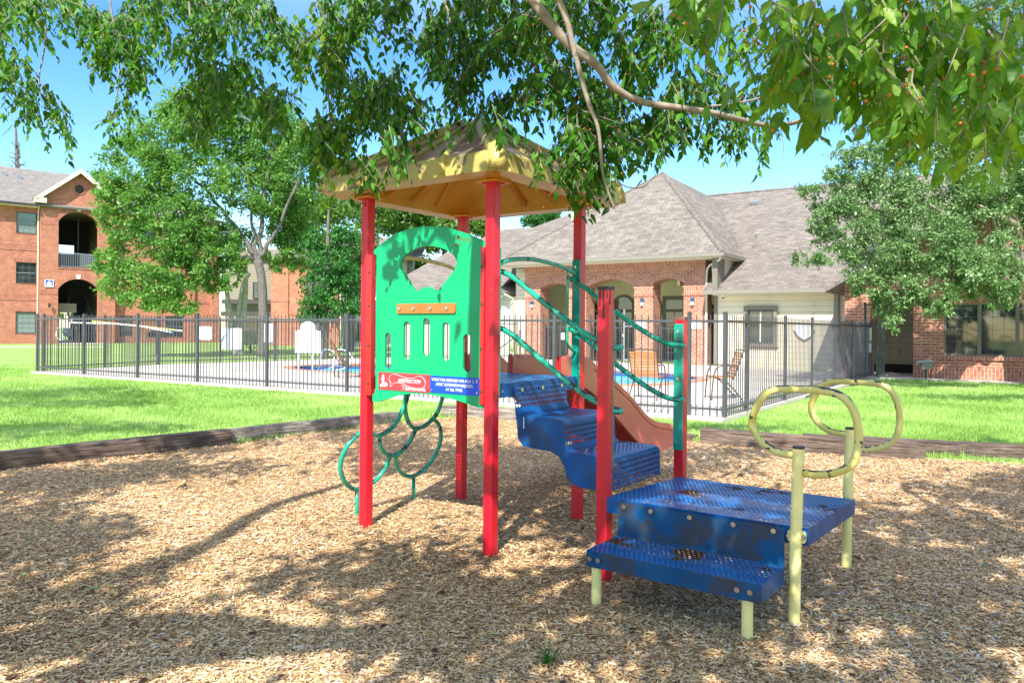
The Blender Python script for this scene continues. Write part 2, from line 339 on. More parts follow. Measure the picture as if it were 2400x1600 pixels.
class MB:
    """collects shapes, then links them as ONE mesh object"""
    def __init__(s): s.v = []; s.f = []; s.m = []; s.mats = []
    def mi(s, mat):
        if mat not in s.mats: s.mats.append(mat)
        return s.mats.index(mat)
    def add(s, vs, fs, mat=None):
        o = len(s.v); s.v += [tuple(x) for x in vs]; i = s.mi(mat) if mat else 0
        for f in fs: s.f.append(tuple(o + x for x in f)); s.m.append(i)
        return s
    def box(s, a, b, mat=None, rz=0, at=None, rx=0, ry=0):
        x0, y0, z0 = (min(a[i], b[i]) for i in range(3)); x1, y1, z1 = (max(a[i], b[i]) for i in range(3))
        vs = [Vector(p) for p in ((x0, y0, z0), (x1, y0, z0), (x1, y1, z0), (x0, y1, z0), (x0, y0, z1), (x1, y0, z1), (x1, y1, z1), (x0, y1, z1))]
        if rz or rx or ry or at:
            M = Matrix.Translation(at or (0, 0, 0)) @ Matrix.Rotation(rz, 4, 'Z') @ Matrix.Rotation(ry, 4, 'Y') @ Matrix.Rotation(rx, 4, 'X')
            vs = [M @ p for p in vs]
        return s.add(vs, [(0, 3, 2, 1), (4, 5, 6, 7), (0, 1, 5, 4), (1, 2, 6, 5), (2, 3, 7, 6), (3, 0, 4, 7)], mat)
    def tube(s, pts, r, n=10, mat=None, cap=True, closed=False):
        P = [Vector(p) for p in pts]; N = len(P)
        rr = r if isinstance(r, (list, tuple)) else [r]*N
        up = None; vs = []
        for i, p in enumerate(P):
            a = P[(i-1) % N] if closed else P[max(i-1, 0)]; b = P[(i+1) % N] if closed else P[min(i+1, N-1)]
            t = (b - a).normalized() if (b-a).length > 1e-9 else Vector((0, 0, 1))
            if up is None: up = Vector((0, 0, 1)) if abs(t.z) < .9 else Vector((1, 0, 0))
            x = t.cross(up)
            if x.length < 1e-6: x = t.cross(Vector((0, 1, 0)))
            x.normalize(); y = x.cross(t).normalized(); up = y
            for j in range(n):
                an = 2*math.pi*j/n; vs.append(p + (x*math.cos(an) + y*math.sin(an))*rr[i])
        fs = []
        for i in range(N if closed else N-1):
            for j in range(n):
                a_, b_ = i*n + j, i*n + (j+1) % n; c_, d_ = ((i+1) % N)*n + (j+1) % n, ((i+1) % N)*n + j
                fs.append((a_, b_, c_, d_))
        if cap and not closed: fs += [tuple(range(n-1, -1, -1)), tuple((N-1)*n + j for j in range(n))]
        return s.add(vs, fs, mat)
    def prism(s, outer, t0, t1, plane='xz', holes=(), mat=None, side=None):
        """2D outline (with holes) made thick; plane xz: thickness along y, xy: along z, yz: along x"""
        mp = {'xz': lambda a, b, t: (a, t, b), 'xy': lambda a, b, t: (a, b, t), 'yz': lambda a, b, t: (t, a, b)}[plane]
        loops = [list(outer)] + [list(h) for h in holes]
        tris = tessellate_polygon([[Vector((a, b, 0)) for a, b in l] for l in loops])
        flat = [p for l in loops for p in l]; n = len(flat)
        vs = [mp(a, b, t0) for a, b in flat] + [mp(a, b, t1) for a, b in flat]
        s.add(vs, [tuple(t) for t in tris] + [tuple(n + x for x in reversed(t)) for t in tris], mat)
        base = len(s.v) - 2*n; i0 = 0; mi = s.mi(side or mat) if (side or mat) else 0
        for l in loops:
            m = len(l)
            for i in range(m):
                a, b = i0 + i, i0 + (i+1) % m
                s.f.append((base + a, base + b, base + n + b, base + n + a)); s.m.append(mi)
            i0 += m
        return s
    def poly(s, pts, mat=None):
        tr = tessellate_polygon([[Vector(p) for p in pts]])
        return s.add(pts, [tuple(t) for t in tr], mat)
    def islands(s):
        par = list(range(len(s.v)))
        def f(a):
            while par[a] != a: par[a] = par[par[a]]; a = par[a]
            return a
        for fc in s.f:
            r = f(fc[0])
            for x in fc[1:]: par[f(x)] = r
        out = {}
        for i, fc in enumerate(s.f): out.setdefault(f(fc[0]), []).append(i)
        return list(out.values())
    def build(s, name, mat=None, parent=None, smooth=False, bevel=0, seg=2, fix=True, auto=None):
        if name in SPLIT:
            isl = s.islands()
            if len(isl) > 1:
                last = None
                for ids in isl:
                    q = MB(); q.mats = list(s.mats); mp = {}
                    for i in ids:
                        q.f.append(tuple(mp.setdefault(x, len(mp)) for x in s.f[i])); q.m.append(s.m[i])
                    q.v = [None]*len(mp)
                    for a, b in mp.items(): q.v[b] = s.v[a]
                    last = q.build_one(name, mat, parent, smooth, bevel, seg, fix, auto)
                return last
        return s.build_one(name, mat, parent, smooth, bevel, seg, fix, auto)
    def build_one(s, name, mat=None, parent=None, smooth=False, bevel=0, seg=2, fix=True, auto=None):
        me = bpy.data.meshes.new(name); me.from_pydata(s.v, [], s.f)
        mats = s.mats if s.mats else [mat]
        for m in mats: me.materials.append(MATS[m])
        if len(mats) > 1: me.polygons.foreach_set('material_index', s.m)
        if fix:
            import bmesh
            bm = bmesh.new(); bm.from_mesh(me); bmesh.ops.recalc_face_normals(bm, faces=bm.faces); bm.to_mesh(me); bm.free()
        me.update(); box_uv(me)
        if smooth: me.polygons.foreach_set('use_smooth', [True]*len(me.polygons))
        if auto is not None: me.set_sharp_from_angle(angle=auto)
        o = bpy.data.objects.new(name, me); COL.objects.link(o); o.parent = parent
        if bevel:
            b = o.modifiers.new('bevel', 'BEVEL'); b.width = bevel; b.segments = seg; b.limit_method = 'ANGLE'; b.angle_limit = R_(40)
        return o
def spline(pts, n=8, closed=False):
    P = [Vector(p) for p in pts]; N = len(P); out = []
    rngi = range(N) if closed else range(N-1)
    for i in rngi:
        g = (lambda j: P[j % N]) if closed else (lambda j: P[min(max(j, 0), N-1)])
        p0, p1, p2, p3 = g(i-1), g(i), g(i+1), g(i+2)
        for j in range(n):
            t = j/n
            out.append(.5*((2*p1) + (p2-p0)*t + (2*p0-5*p1+4*p2-p3)*t*t + (3*p1-p0-3*p2+p3)*t**3))
    if not closed: out.append(P[-1])
    return out
def spline2(pts, n=6, closed=True):
    return [(p.x, p.y) for p in spline([(a, b, 0) for a, b in pts], n, closed)]
def text_mesh(name, body, size, mat, parent, M, extrude=.0008, shear=0, space=1.0, width=None, align='CENTER'):
    cu = bpy.data.curves.new(name, 'FONT'); cu.body = body; cu.size = size; cu.extrude = extrude; cu.align_x = align; cu.align_y = 'CENTER'
    cu.shear = shear; cu.space_character = space; cu.resolution_u = 2
    t = bpy.data.objects.new(name + '_tmp', cu); COL.objects.link(t)
    dg = bpy.context.evaluated_depsgraph_get(); me = bpy.data.meshes.new_from_object(t.evaluated_get(dg))
    bpy.data.objects.remove(t); bpy.data.curves.remove(cu)
    if width:
        xs = [v.co.x for v in me.vertices]; w = max(xs) - min(xs); kx = width/w
        for v in me.vertices: v.co.x *= kx
    me.transform(M); me.materials.clear(); me.materials.append(MATS[mat]); me.name = name
    o = bpy.data.objects.new(name, me); COL.objects.link(o); o.parent = parent; return o
def ell(cx, cz, rx, rz, n=20, a0=0, a1=2*math.pi):
    return [(cx + rx*math.cos(a0 + (a1-a0)*i/n), cz + rz*math.sin(a0 + (a1-a0)*i/n)) for i in range(n + (0 if abs(a1-a0-2*math.pi) < 1e-6 else 1))]
def rrect(x0, z0, x1, z1, r, n=4):
    o = []
    for cx, cz, a in ((x1-r, z1-r, 0), (x0+r, z1-r, 90), (x0+r, z0+r, 180), (x1-r, z0+r, 270)):
        for i in range(n+1):
            t = R_(a + 90*i/n); o.append((cx + r*math.cos(t), cz + r*math.sin(t)))
    return o
def np_mesh(name, V, Fc, mat, rnd=None, parent=None, smooth=False):
    """V (n,3), Fc (m,k) -> object, fast"""
    me = bpy.data.meshes.new(name); n, (m, kk) = len(V), Fc.shape
    me.vertices.add(n); me.vertices.foreach_set('co', V.astype('f').ravel())
    me.loops.add(m*kk); me.loops.foreach_set('vertex_index', Fc.astype('i').ravel())
    me.polygons.add(m); me.polygons.foreach_set('loop_start', (np.arange(m)*kk).astype('i'))
    me.update(calc_edges=True)
    if rnd is not None:
        a = me.attributes.new('rnd', 'FLOAT', 'POINT'); a.data.foreach_set('value', rnd.astype('f'))
    me.materials.append(MATS[mat])
    o = bpy.data.objects.new(name, me); COL.objects.link(o); o.parent = parent
    return o
def unit(a): return a/np.maximum(np.linalg.norm(a, axis=1, keepdims=True), 1e-9)
def scatter(tv, tf, pos, X, Z, sc, rnd, wid=None):
    """template copies: X axis along, Z normal"""
    tv = np.array(tv, float); tf = np.array(tf); n, k_ = len(pos), len(tv)
    X = unit(X); Z = Z - (Z*X).sum(1, keepdims=True)*X; Z = unit(Z); Y = np.cross(Z, X)
    sc = np.broadcast_to(sc, (n,)); w = sc if wid is None else wid
    V = pos[:, None] + tv[None, :, 0, None]*(X*sc[:, None])[:, None] + tv[None, :, 1, None]*(Y*w[:, None])[:, None] + tv[None, :, 2, None]*(Z*sc[:, None])[:, None]
    Fc = tf[None] + (np.arange(n)*k_)[:, None, None]
    return V.reshape(-1, 3), Fc.reshape(-1, tf.shape[1]), np.repeat(rnd, k_)
LEAF6 = ([(0, 0, 0), (.25, .26, .03), (.60, .19, .0), (1.05, 0, -.14), (.60, -.19, .0), (.25, -.26, .03), (.3, 0, -.04), (.65, 0, -.08)],
         [(0, 6, 1), (6, 7, 2), (6, 2, 1), (7, 3, 2), (0, 5, 6), (5, 4, 6), (4, 7, 6), (4, 3, 7)])
def leaf_fine(curl, fold):
    xs = [0, .07, .18, .32, .48, .64, .79, .92, 1.06]; ws = [0, .12, .215, .26, .245, .19, .12, .055, 0]; vs = []
    for i_, (x_, w_) in enumerate(zip(xs, ws)):
        z_ = -curl*x_*x_ + .03*math.sin(i_*1.9); j_ = .93 if i_ % 2 else 1.03
        vs += [(x_, 0, z_), (x_ - .015*(i_ % 2), w_*j_, z_ + fold*w_), (x_ + .01, -w_*j_, z_ + fold*w_*.8)]
    fs = []
    for i_ in range(8):
        a_, b_ = i_*3, i_*3+3
        fs += [(a_, b_, b_+1), (a_, b_+1, a_+1), (a_, a_+2, b_+2), (a_, b_+2, b_)]
    return vs, fs
LEAF4 = ([(0, 0, 0), (.45, .26, .05), (1, 0, -.05), (.45, -.26, .05)], [(0, 2, 1), (0, 3, 2)])
def rvec(n): return unit(rng.normal(size=(n, 3)))

# ================================================================== SETTING
def inpoly(x, y, poly):
    c = np.zeros(len(x), bool); n = len(poly); j = n-1
    for i in range(n):
        xi, yi = poly[i]; xj, yj = poly[j]
        c ^= ((yi > y) != (yj > y)) & (x < (xj-xi)*(y-yi)/((yj-yi) or 1e-9) + xi); j = i
    return c
MULCH = [(-11, -6), (-10.6, .2), (-4.62, 6.96), (-3.2, 8.5), (-1.85, 10.15), (-1.25, 10.95), (-.55, 11.35), (.1, 10.85), (1.2, 9.95), (2.3, 8.92), (3.3, 8.3), (4.3, 7.82), (5.3, 7.62), (8, 6.6), (12, 4), (12, -6)]
POOL = spline2([(-6.4, 22.4), (-4.2, 20.3), (-1.5, 18.2), (.6, 17.3), (2.4, 17.15), (3.3, 17.5), (4.5, 18.9), (4.75, 19.9), (4.2, 21.4), (3.1, 22.4), (1.0, 23.2), (-1.8, 24.6), (-4.5, 25.0), (-6.2, 24.2)], 6)
g = MB(); g.prism([(-160, -60), (160, -60), (160, 220), (-160, 220)], 0, -.02, 'xy', holes=[POOL], mat='lawn_soil')
tag(g.build('ground', parent=None), kind='structure', label='bright green lawn around the playground', cat='ground')
g = MB(); g.prism(MULCH, .004, .0, 'xy', mat='mulch_bed'); tag(g.build('mulch_bed'), kind='structure', label='brown wood mulch bed under the playset', cat='ground')
DECKP = [(-12.75, 20.2), (3.03, 10.93), (10.1, 21.2), (8.6, 25.2), (6.7, 26.5), (.4, 31.2), (-5.8, 30.3), (-11.25, 24.1)]
cen = (-.5, 21)
g = MB(); g.prism(DECKP, .004, .06, 'xy', holes=[[(x, y) for x, y in POOL]], mat='concrete')
for i in range(40, 0, -1): pass
tag(g.build('pool_deck'), kind='structure', label='pale concrete deck round the pool', cat='pool deck')
g = MB()   # expansion joints are shallow strips of shadow-dark sealant
big = [(x + (x-cen[0])*.0 , y) for x, y in POOL]
cx_, cy_ = sum(p[0] for p in POOL)/len(POOL), sum(p[1] for p in POOL)/len(POOL)
OUT = [(cx_ + (x-cx_)*1.055, cy_ + (y-cy_)*1.09) for x, y in POOL]
g.prism(OUT, .062, .085, 'xy', holes=[POOL], mat='terracotta'); tag(g.build('pool_coping'), kind='structure', label='terracotta coping round the pool', cat='coping')
g = MB()
n = len(POOL)
for i in range(n):
    a, b = POOL[i], POOL[(i+1) % n]
    g.add([(a[0], a[1], .08), (b[0], b[1], .08), (b[0], b[1], -1.2), (a[0], a[1], -1.2)], [(0, 1, 2, 3)], 'tile_blue')
tag(g.build('pool_basin', fix=False), kind='structure', label='blue tiled wall of the swimming pool', cat='pool')
g = MB(); g.prism(POOL, -.06, -.10, 'xy', mat='water'); tag(g.build('water'), kind='structure', label='turquoise water of the swimming pool', cat='water')
# small walks
g = MB()
a = [fromL(p, q, 0, LFO, LFT)[:2] for p, q in ((3.0, .3), (3.2, -1.2), (-6, -14), (-8, -13))]
g.prism([fromL(p, q, 0, LFO, LFT)[:2] for p, q in ((3.1, 1.5), (5.6, 1.5), (5.6, -2.2), (3.1, -2.2))], .004, .03, 'xy', mat='concrete')
tag(g.build('walkway'), kind='structure', label='pale concrete walk at the brick stairwell arch', cat='walkway')
g = MB(); g.prism([(-34, 39.6), (-27, 41.6), (-22.9, 43.0), (-22.9, 43.9), (-27, 42.6), (-34, 40.7)], .004, .03, 'xy', mat='concrete')
tag(g.build('walkway'), kind='structure', label='thin pale path crossing the far left lawn', cat='walkway')
g = MB(); g.prism([fromL(p, q, 0, CFO, CFT)[:2] for p, q in ((4.6, -1.2), (5.2, -2.9), (6.2, -3.1), (14, -2.9), (14, -2.0), (6.7, -2.1), (6.7, .6), (4.6, .6))], .006, .045, 'xy', mat='concrete')
tag(g.build('pavement'), kind='structure', label='concrete path at the gate by the clubhouse wall', cat='path')

def bed_z(x, y):
    return .014 + .008*np.sin(1.7*x + .8*np.sin(1.3*y)) + .007*np.sin(2.3*y - 1.1*x + 1) + .004*np.sin(5.1*x + 2.2*y) + .003*np.sin(7.3*y - 4.1*x)
gx_ = np.arange(-11, 12, .1); gy_ = np.arange(-2, 11.5, .1); GX, GY = np.meshgrid(gx_, gy_); V = np.stack([GX.ravel(), GY.ravel(), bed_z(GX.ravel(), GY.ravel())], 1)
nx_ = len(gx_); ii = (np.arange(len(gy_)-1)[:, None]*nx_ + np.arange(nx_-1)[None]).ravel(); Q = np.stack([ii, ii+1, ii+nx_+1, ii+nx_], 1)
Q = Q[np.all([inpoly(V[Q[:, c_i], 0], V[Q[:, c_i], 1], MULCH) for c_i in range(4)], axis=0)]
tag(np_mesh('mulch_surface', V, Q, 'mulch_bed'), 'uneven mulch surface under the loose chips', 'ground', kind='structure')
# ---- wood chips (stuff)
def chip_field(N):
    Y = 2.3*(13/2.3)**rng.random(N*2)**.92; X = (rng.random(N*2)*2-1)*Y*.76
    ok = inpoly(X, Y, MULCH); X, Y = X[ok][:N], Y[ok][:N]; n = len(X)
    ang = rng.random(n)*2*math.pi; tilt = rng.normal(0, .16, n)
    D = np.stack([np.cos(ang), np.sin(ang), tilt], 1)
    Z = np.stack([rng.normal(0, .28, n), rng.normal(0, .28, n), np.ones(n)], 1)
    L = (.008 + .020*rng.random(n)**2)*(1 + .05*Y); W = L*(.16 + .22*rng.random(n))
    big = rng.random(n) < .02; L[big] *= 1.7
    pos = np.stack([X, Y, bed_z(X, Y) + .002 + .014*rng.random(n)], 1)
    f = rng.random(n)
    patch = .5 + .5*np.sin(X*1.7 + 1.3*np.sin(Y*1.1))*np.sin(Y*1.9 + X)
    f = np.clip(f*.88 + .12*patch, 0, 1)
    gr = (X > 1.2) & (rng.random(n) < .09); f[gr] = .92; dk = rng.random(n) < .10; f[dk] *= .35
    tv = [(-.5, -.5, 0), (.5, -.35, 0), (.45, .5, 0), (-.55, .4, 0)]; tf = [(0, 1, 2, 3)]
    return scatter(tv, tf, pos, D, Z, L, f, W)
V, Fc, r_ = chip_field(500000)
tag(np_mesh('wood_mulch', V, Fc, 'chips', r_), 'tan and grey wood chips covering the playground bed', 'mulch', kind='stuff')

def litter(N):
    Y = 2.3*(10/2.3)**rng.random(N); X = (rng.random(N)*2-1)*Y*.72; ok = inpoly(X, Y, MULCH); X, Y = X[ok], Y[ok]; n = len(X)
    tv, tf = LEAF6
    pos = np.stack([X, Y, bed_z(X, Y) + .018], 1)
    return scatter(tv, tf, pos, np.stack([rng.normal(size=n), rng.normal(size=n), rng.normal(0, .2, n)], 1), np.stack([rng.normal(0, .35, n), rng.normal(0, .35, n), np.ones(n)], 1), .028 + .03*rng.random(n), rng.random(n))
V, Fc, r_ = litter(520)
tag(np_mesh('fallen_leaves', V, Fc, 'dead_leaf', r_), 'scattered dry leaves lying on the wood chips', 'leaf litter', kind='stuff')
# ---- grass (stuff)
def blades(N, y0, y1, h0, name, poly_ok, lbl):
    Y = y0*(y1/y0)**rng.random(N*2); X = (rng.random(N*2)*2-1)*Y*.72
    ok = poly_ok(X, Y); X, Y = X[ok][:N], Y[ok][:N]; n = len(X)
    ang = rng.random(n)*2*math.pi
    pos = np.stack([X, Y, np.zeros(n)], 1)
    up = np.stack([rng.normal(0, .38, n), rng.normal(0, .38, n), np.ones(n)], 1)
    Z = np.stack([np.cos(ang), np.sin(ang), np.zeros(n)], 1)
    h = h0*(.5 + rng.random(n))*(1 + .03*Y)
    tv = [(0, -.5, 0), (0, .5, 0), (1, 0, .1)]
    V, Fc, r = scatter(tv, [(0, 1, 2)], pos, up, Z, h, np.clip(rng.random(n)*.7 + .15 + .16*np.sin(X*.9 + np.sin(Y))*np.cos(Y*.7) + .12*np.sin(3.1*X + 2*np.sin(2.3*Y)), 0, 1), .007*(1 + .08*Y))
    return tag(np_mesh(name, V, Fc, 'grass_blade', r), lbl, 'grass', kind='stuff')
DECK_BIG = [(-13.0, 20.2), (3.03, 10.7), (10.4, 21.2), (8.6, 25.2), (6.7, 26.5), (.4, 31.2), (-5.8, 30.3), (-11.5, 24.1)]
WING = [fromL(p, q, 0, CFO, CFT)[:2] for p, q in ((4.6, 5), (4.6, -1.2), (5.0, -3), (30, -3), (30, 5))]
blades(330000, 6.5, 24, .04, 'grass', lambda x, y: ~inpoly(x, y, MULCH) & ~inpoly(x, y, DECK_BIG) & ~inpoly(x, y, WING), 'short sunlit lawn grass between mulch and pool fence')

def border(x, y):
    k_ = ~inpoly(x, y, MULCH) & ~inpoly(x, y, DECK_BIG)
    near = np.zeros(len(x), bool)
    for ox, oy in ((0, -.33), (.3, -.2), (-.3, -.2)): near |= inpoly(x + ox, y + oy, MULCH)
    return k_ & near & (np.sin(x*3.3) + np.sin(y*4.1 + x) > -.5)
blades(26000, 6.3, 12, .075, 'border_grass', border, 'longer ragged grass behind the edging timbers')
# ---- sleepers round the mulch
def timber(a, b, w, h, mat, label, zoff=0, seed=0):
    ax, ay = a; bx, by = b; L = math.hypot(bx-ax, by-ay); an = math.atan2(by-ay, bx-ax)
    m = MB(); rr = random.Random(seed); N = 22; secs = []
    for i in range(N+1):
        x = L*i/N; j = lambda s=.006: rr.uniform(-s, s)
        secs.append([(x + (j(.02) if i in (0, N) else 0), -w/2+j(), -.05), (x, -w/2+j(), h*.5+j()), (x, -w/2+.018+j(), h+j(.005)), (x, 0, h+.004+j(.004)), (x, w/2-.018+j(), h+j(.005)), (x, w/2+j(), h*.5), (x, w/2+j(), -.05)])
    vs = [p for s in secs for p in s]; k7 = 7; fs = []
    for i in range(N):
        for j in range(k7-1):
            fs.append((i*k7+j, i*k7+j+1, (i+1)*k7+j+1, (i+1)*k7+j))
    fs += [tuple(range(k7-1, -1, -1)), tuple(N*k7 + j for j in range(k7))]
    m.add(vs, fs, mat); o = m.build('edging_timber', smooth=False); o.location = (ax, ay, zoff); o.rotation_euler = (0, 0, an)
    return tag(o, label, 'timber', 'old sleepers edging the mulch bed')
timber((-8.6, 2.62), (-3.22, 8.64), .22, .165, 'timber_brown', 'long dark brown timber edging between left lawn and mulch', seed=1)
timber((-3.25, 8.68), (-1.62, 10.62), .2, .15, 'timber_grey', 'weathered grey timber with a round knot, behind the left red post', seed=2)
timber((-1.0, 11.42), (.15, 10.92), .22, .17, 'timber_grey', 'short weathered grey timber seen under the high blue deck', seed=3)
timber((.25, 10.80), (2.2, 9.12), .2, .07, 'timber_brown', 'low sunken timber behind the slide, almost level with grass', seed=4)
timber((2.25, 8.98), (4.27, 7.85), .2, .175, 'timber_brown', 'split brown timber behind the yellow loops, front of two', seed=5)
timber((3.3, 8.62), (5.35, 7.93), .2, .165, 'timber_brown', 'reddish brown timber at right edge of mulch, behind another timber', seed=6)
timber((5.4, 7.85), (8.3, 6.6), .2, .16, 'timber_brown', 'brown timber continuing past the right end of the edging', seed=8)

# ================================================================== PLAYSET
PS = empty('playground_structure', (PLO[0], PLO[1], 0), -PLT, 'toddler playset with yellow roof, red posts, green panel, blue steps and slide', 'playground set')
S_, T_ = 1.04, .997
w2 = .0325
def post(x, y, h, cap=None, lab=None):
    m = MB(); m.box((x-w2, y-w2, -.1), (x+w2, y+w2, h)); o = m.build('post', 'red_paint', PS, bevel=.006)
    if cap:
        c = MB(); c.box((x-w2-.002, y-w2-.002, h-.012), (x+w2+.002, y+w2+.002, h+.006))
        if cap == 'black_rubber':
            for dx, dz in ((-.018, .10), (.004, .16), (.024, .06)): c.box((x+dx-.004, y-w2-.003, h-dz), (x+dx+.005, y-w2+.001, h-.01))
            c.box((x+w2-.001, y-.02, h-.09), (x+w2+.003, y-.01, h-.01))
        c.build('post_cap', cap, o, bevel=.003)
    if lab: o['label'] = lab
    return o
post(0, 0, 2.22, lab='red post at the nearest roof corner'); post(-S_, 0, 2.22, lab='left red post under the roof'); post(-S_, T_, 2.22); post(0, T_, 2.22)
post(.753, 0, 1.56, 'black_rubber', 'short red post with black tar drips at the top'); post(.753, T_, 1.415, 'brown_cap', 'short red post behind the blue landing, brown cap')

# roof
def roof():
    C = Vector((-.52, .5, 0)); o_ = .755; zb, zt, zp = 2.205, 2.305, 2.735
    base = [C + Vector((sx*o_, sy*o_, 0)) for sx, sy in ((-1, -1), (1, -1), (1, 1), (-1, 1))]
    ch = .10
    ring = []
    for i in range(4):
        p = base[i]; a = base[i-1]; b = base[(i+1) % 4]
        ring += [p + (a-p).normalized()*ch, p + (b-p).normalized()*ch]
    apex = [C + (p-C)*.055 for p in base]
    m = MB(); n8 = 8
    lo = [(p.x, p.y, zb) for p in ring]; hi = [(C.x + (p.x-C.x)*.985, C.y + (p.y-C.y)*.985, zt) for p in ring]
    lip = [(C.x + (p.x-C.x)*.965, C.y + (p.y-C.y)*.965, zt+.018) for p in ring]
    m.add(lo + hi, [(i, (i+1) % 8, 8 + (i+1) % 8, 8 + i) for i in range(8)], 'roof_yellow')
    m.add(hi + lip, [(i, (i+1) % 8, 8 + (i+1) % 8, 8 + i) for i in range(8)], 'roof_yellow')
    top = []
    for i in range(4): top += [(apex[i].x, apex[i].y, zp), (apex[i].x, apex[i].y, zp)]
    # concave slope in three steps
    prev = lip
    for t in (.33, .66, 1):
        rr = 1 - t; zz = zt + .018 + (zp - zt - .018)*(t**1.12)
        cur = [(C.x + (p.x-C.x)*(.965*rr + .06*t), C.y + (p.y-C.y)*(.965*rr + .06*t), zz) for p in ring]
        m.add(prev + cur, [(i, (i+1) % 8, 8 + (i+1) % 8, 8 + i) for i in range(8)], 'roof_plastic'); prev = cur
    m.add(prev, [tuple(range(8))], 'roof_plastic')
    # underside rim and hollow
    inn = [(C.x + (p.x-C.x)*.80, C.y + (p.y-C.y)*.80, zb) for p in ring]
    inn2 = [(C.x + (p.x-C.x)*.78, C.y + (p.y-C.y)*.78, zb+.055) for p in ring]
    cen_ = [(C.x + (p.x-C.x)*.08, C.y + (p.y-C.y)*.08, zp-.10) for p in ring]
    m.add(lo + inn, [(i, 8 + i, 8 + (i+1) % 8, (i+1) % 8) for i in range(8)], 'roof_under')
    m.add(inn + inn2, [(i, 8 + i, 8 + (i+1) % 8, (i+1) % 8) for i in range(8)], 'roof_under')
    m.add(inn2 + cen_, [(i, 8 + i, 8 + (i+1) % 8, (i+1) % 8) for i in range(8)], 'roof_under')
    m.add(cen_, [tuple(range(8))], 'roof_under')
    o = m.build('roof', None, PS, fix=False)
    # ribs: one fat at each corner, three per side; each drops over the fascia
    def ribpath(e):
        pts = []
        for t in (0, .12, .33, .66, .97):
            rr = 1-t; zz = zt + .012 + (zp - zt - .018)*(t**1.12)
            pts.append((C.x + (e.x-C.x)*(.975*rr + .07*t), C.y + (e.y-C.y)*(.975*rr + .07*t), zz))
        return [(C.x + (e.x-C.x)*.995, C.y + (e.y-C.y)*.995, zb+.014), (C.x + (e.x-C.x)*.99, C.y + (e.y-C.y)*.99, zt-.03)] + pts
    for i in range(4):
        p = base[i]; q = base[(i+1) % 4]
        e = C + (p-C)*.945
        m = MB(); m.tube(ribpath(e), [.052, .052, .052, .052, .05, .045, .036], 14); m.build('corner_rib', 'roof_yellow', o, smooth=True)
        for t in (.27, .5, .73):
            e = p + (q-p)*t
            m = MB(); m.tube(ribpath(e), [.022, .024, .025, .025, .024, .022, .018], 10); m.build('rib', 'roof_yellow', o, smooth=True)
            m = MB(); a = C + (e-C)*.76; m.tube([(a.x, a.y, zb+.05), (C.x + (e.x-C.x)*.10, C.y + (e.y-C.y)*.10, zp-.115)], [.024, .012], 8); m.build('inner_rib', 'roof_under', o, smooth=True)
    for i in range(4):
        p = [(0, 0), (-S_, 0), (-S_, T_), (0, T_)][i]
        m = MB(); m.box((p[0]-.075, p[1]-.075, zb-.016), (p[0]+.075, p[1]+.075, zb-.003)); m.build('mounting_plate', 'roof_under', o, bevel=.003)
        m = MB(); m.box((p[0]-.055, p[1]-.045, zb-.024), (p[0]+.055, p[1]+.045, zb-.017)); m.build('bracket', 'red_paint', o)
roof()

# green front panel
y_p = -.012
outer = [(-.925, .852), (-.958, .876)]
outer = [(-.957, 1.842), (-.9, 1.876), (-.83, 1.912), (-.74, 1.945), (-.64, 1.963), (-.52, 1.972), (-.40, 1.963), (-.29, 1.94), (-.2, 1.912), (-.11, 1.878), (-.034, 1.845), (-.034, 1.812),
         (-.058, 1.80), (-.058, .905), (-.036, .88), (-.045, .868), (-.14, .885), (-.26, .908), (-.38, .922), (-.5, .928), (-.62, .922), (-.73, .905), (-.82, .878), (-.90, .855), (-.957, .852), (-.957, .90), (-.93, .915), (-.93, 1.81), (-.957, 1.822)]
mouth = spline2([(-.715, 1.745), (-.69, 1.785), (-.62, 1.822), (-.52, 1.845), (-.42, 1.838), (-.32, 1.807), (-.262, 1.765), (-.25, 1.72), (-.285, 1.672), (-.34, 1.62), (-.385, 1.578), (-.412, 1.570), (-.445, 1.582), (-.485, 1.594), (-.525, 1.585), (-.558, 1.570), (-.59, 1.577), (-.63, 1.62), (-.675, 1.675), (-.708, 1.71)], 3)
def slot(x0, z0, x1, z1):
    r = (x1-x0)/2; cx = (x0+x1)/2
    return [(cx + r*math.cos(R_(a)), z1 - r + r*math.sin(R_(a))) for a in range(0, 181, 30)] + [(cx - r*math.cos(R_(a)), z0 + r - r*math.sin(R_(a))) for a in range(0, 181, 30)]
slots = [slot(-.845, 1.068, -.792, 1.304), slot(-.682, 1.136, -.622, 1.378), slot(-.517, 1.16, -.46, 1.40), slot(-.358, 1.136, -.30, 1.373), slot(-.195, 1.075, -.135, 1.303)]
m = MB(); m.prism(outer, y_p-.018, y_p, 'xz', holes=[mouth] + slots)
FP = m.build('front_panel', 'green_panel', PS, bevel=.003); FP['label'] = 'green panel with a mouth-shaped window and five slots'
m = MB(); m.prism(rrect(-.732, 1.428, -.247, 1.489, .012), y_p-.030, y_p-.0185, 'xz'); BAR = m.build('peg_bar', 'orange_bar', FP, bevel=.004)
m = MB()
for x in (-.705, -.585, -.445, -.312): m.tube([(x, y_p-.028, 1.458), (x, y_p-.037, 1.458)], .012, 12)
m.build('bolt', 'bolt_steel', BAR, bevel=.002)
for x0, x1 in ((-S_+w2-.002, -S_+w2+.046), (-w2-.026, -w2+.002)):
    m = MB(); m.box((x0, y_p-.030, .89), (x1, y_p+.01, 1.815)); o = m.build('side_channel', 'red_vinyl', FP, bevel=.004)
    m = MB()
    for z in (.97, 1.22, 1.48, 1.70): m.tube([((x0+x1)/2, y_p-.029, z), ((x0+x1)/2, y_p-.036, z)], .008, 10)
    m.build('bolt', 'dark_bolt', o)
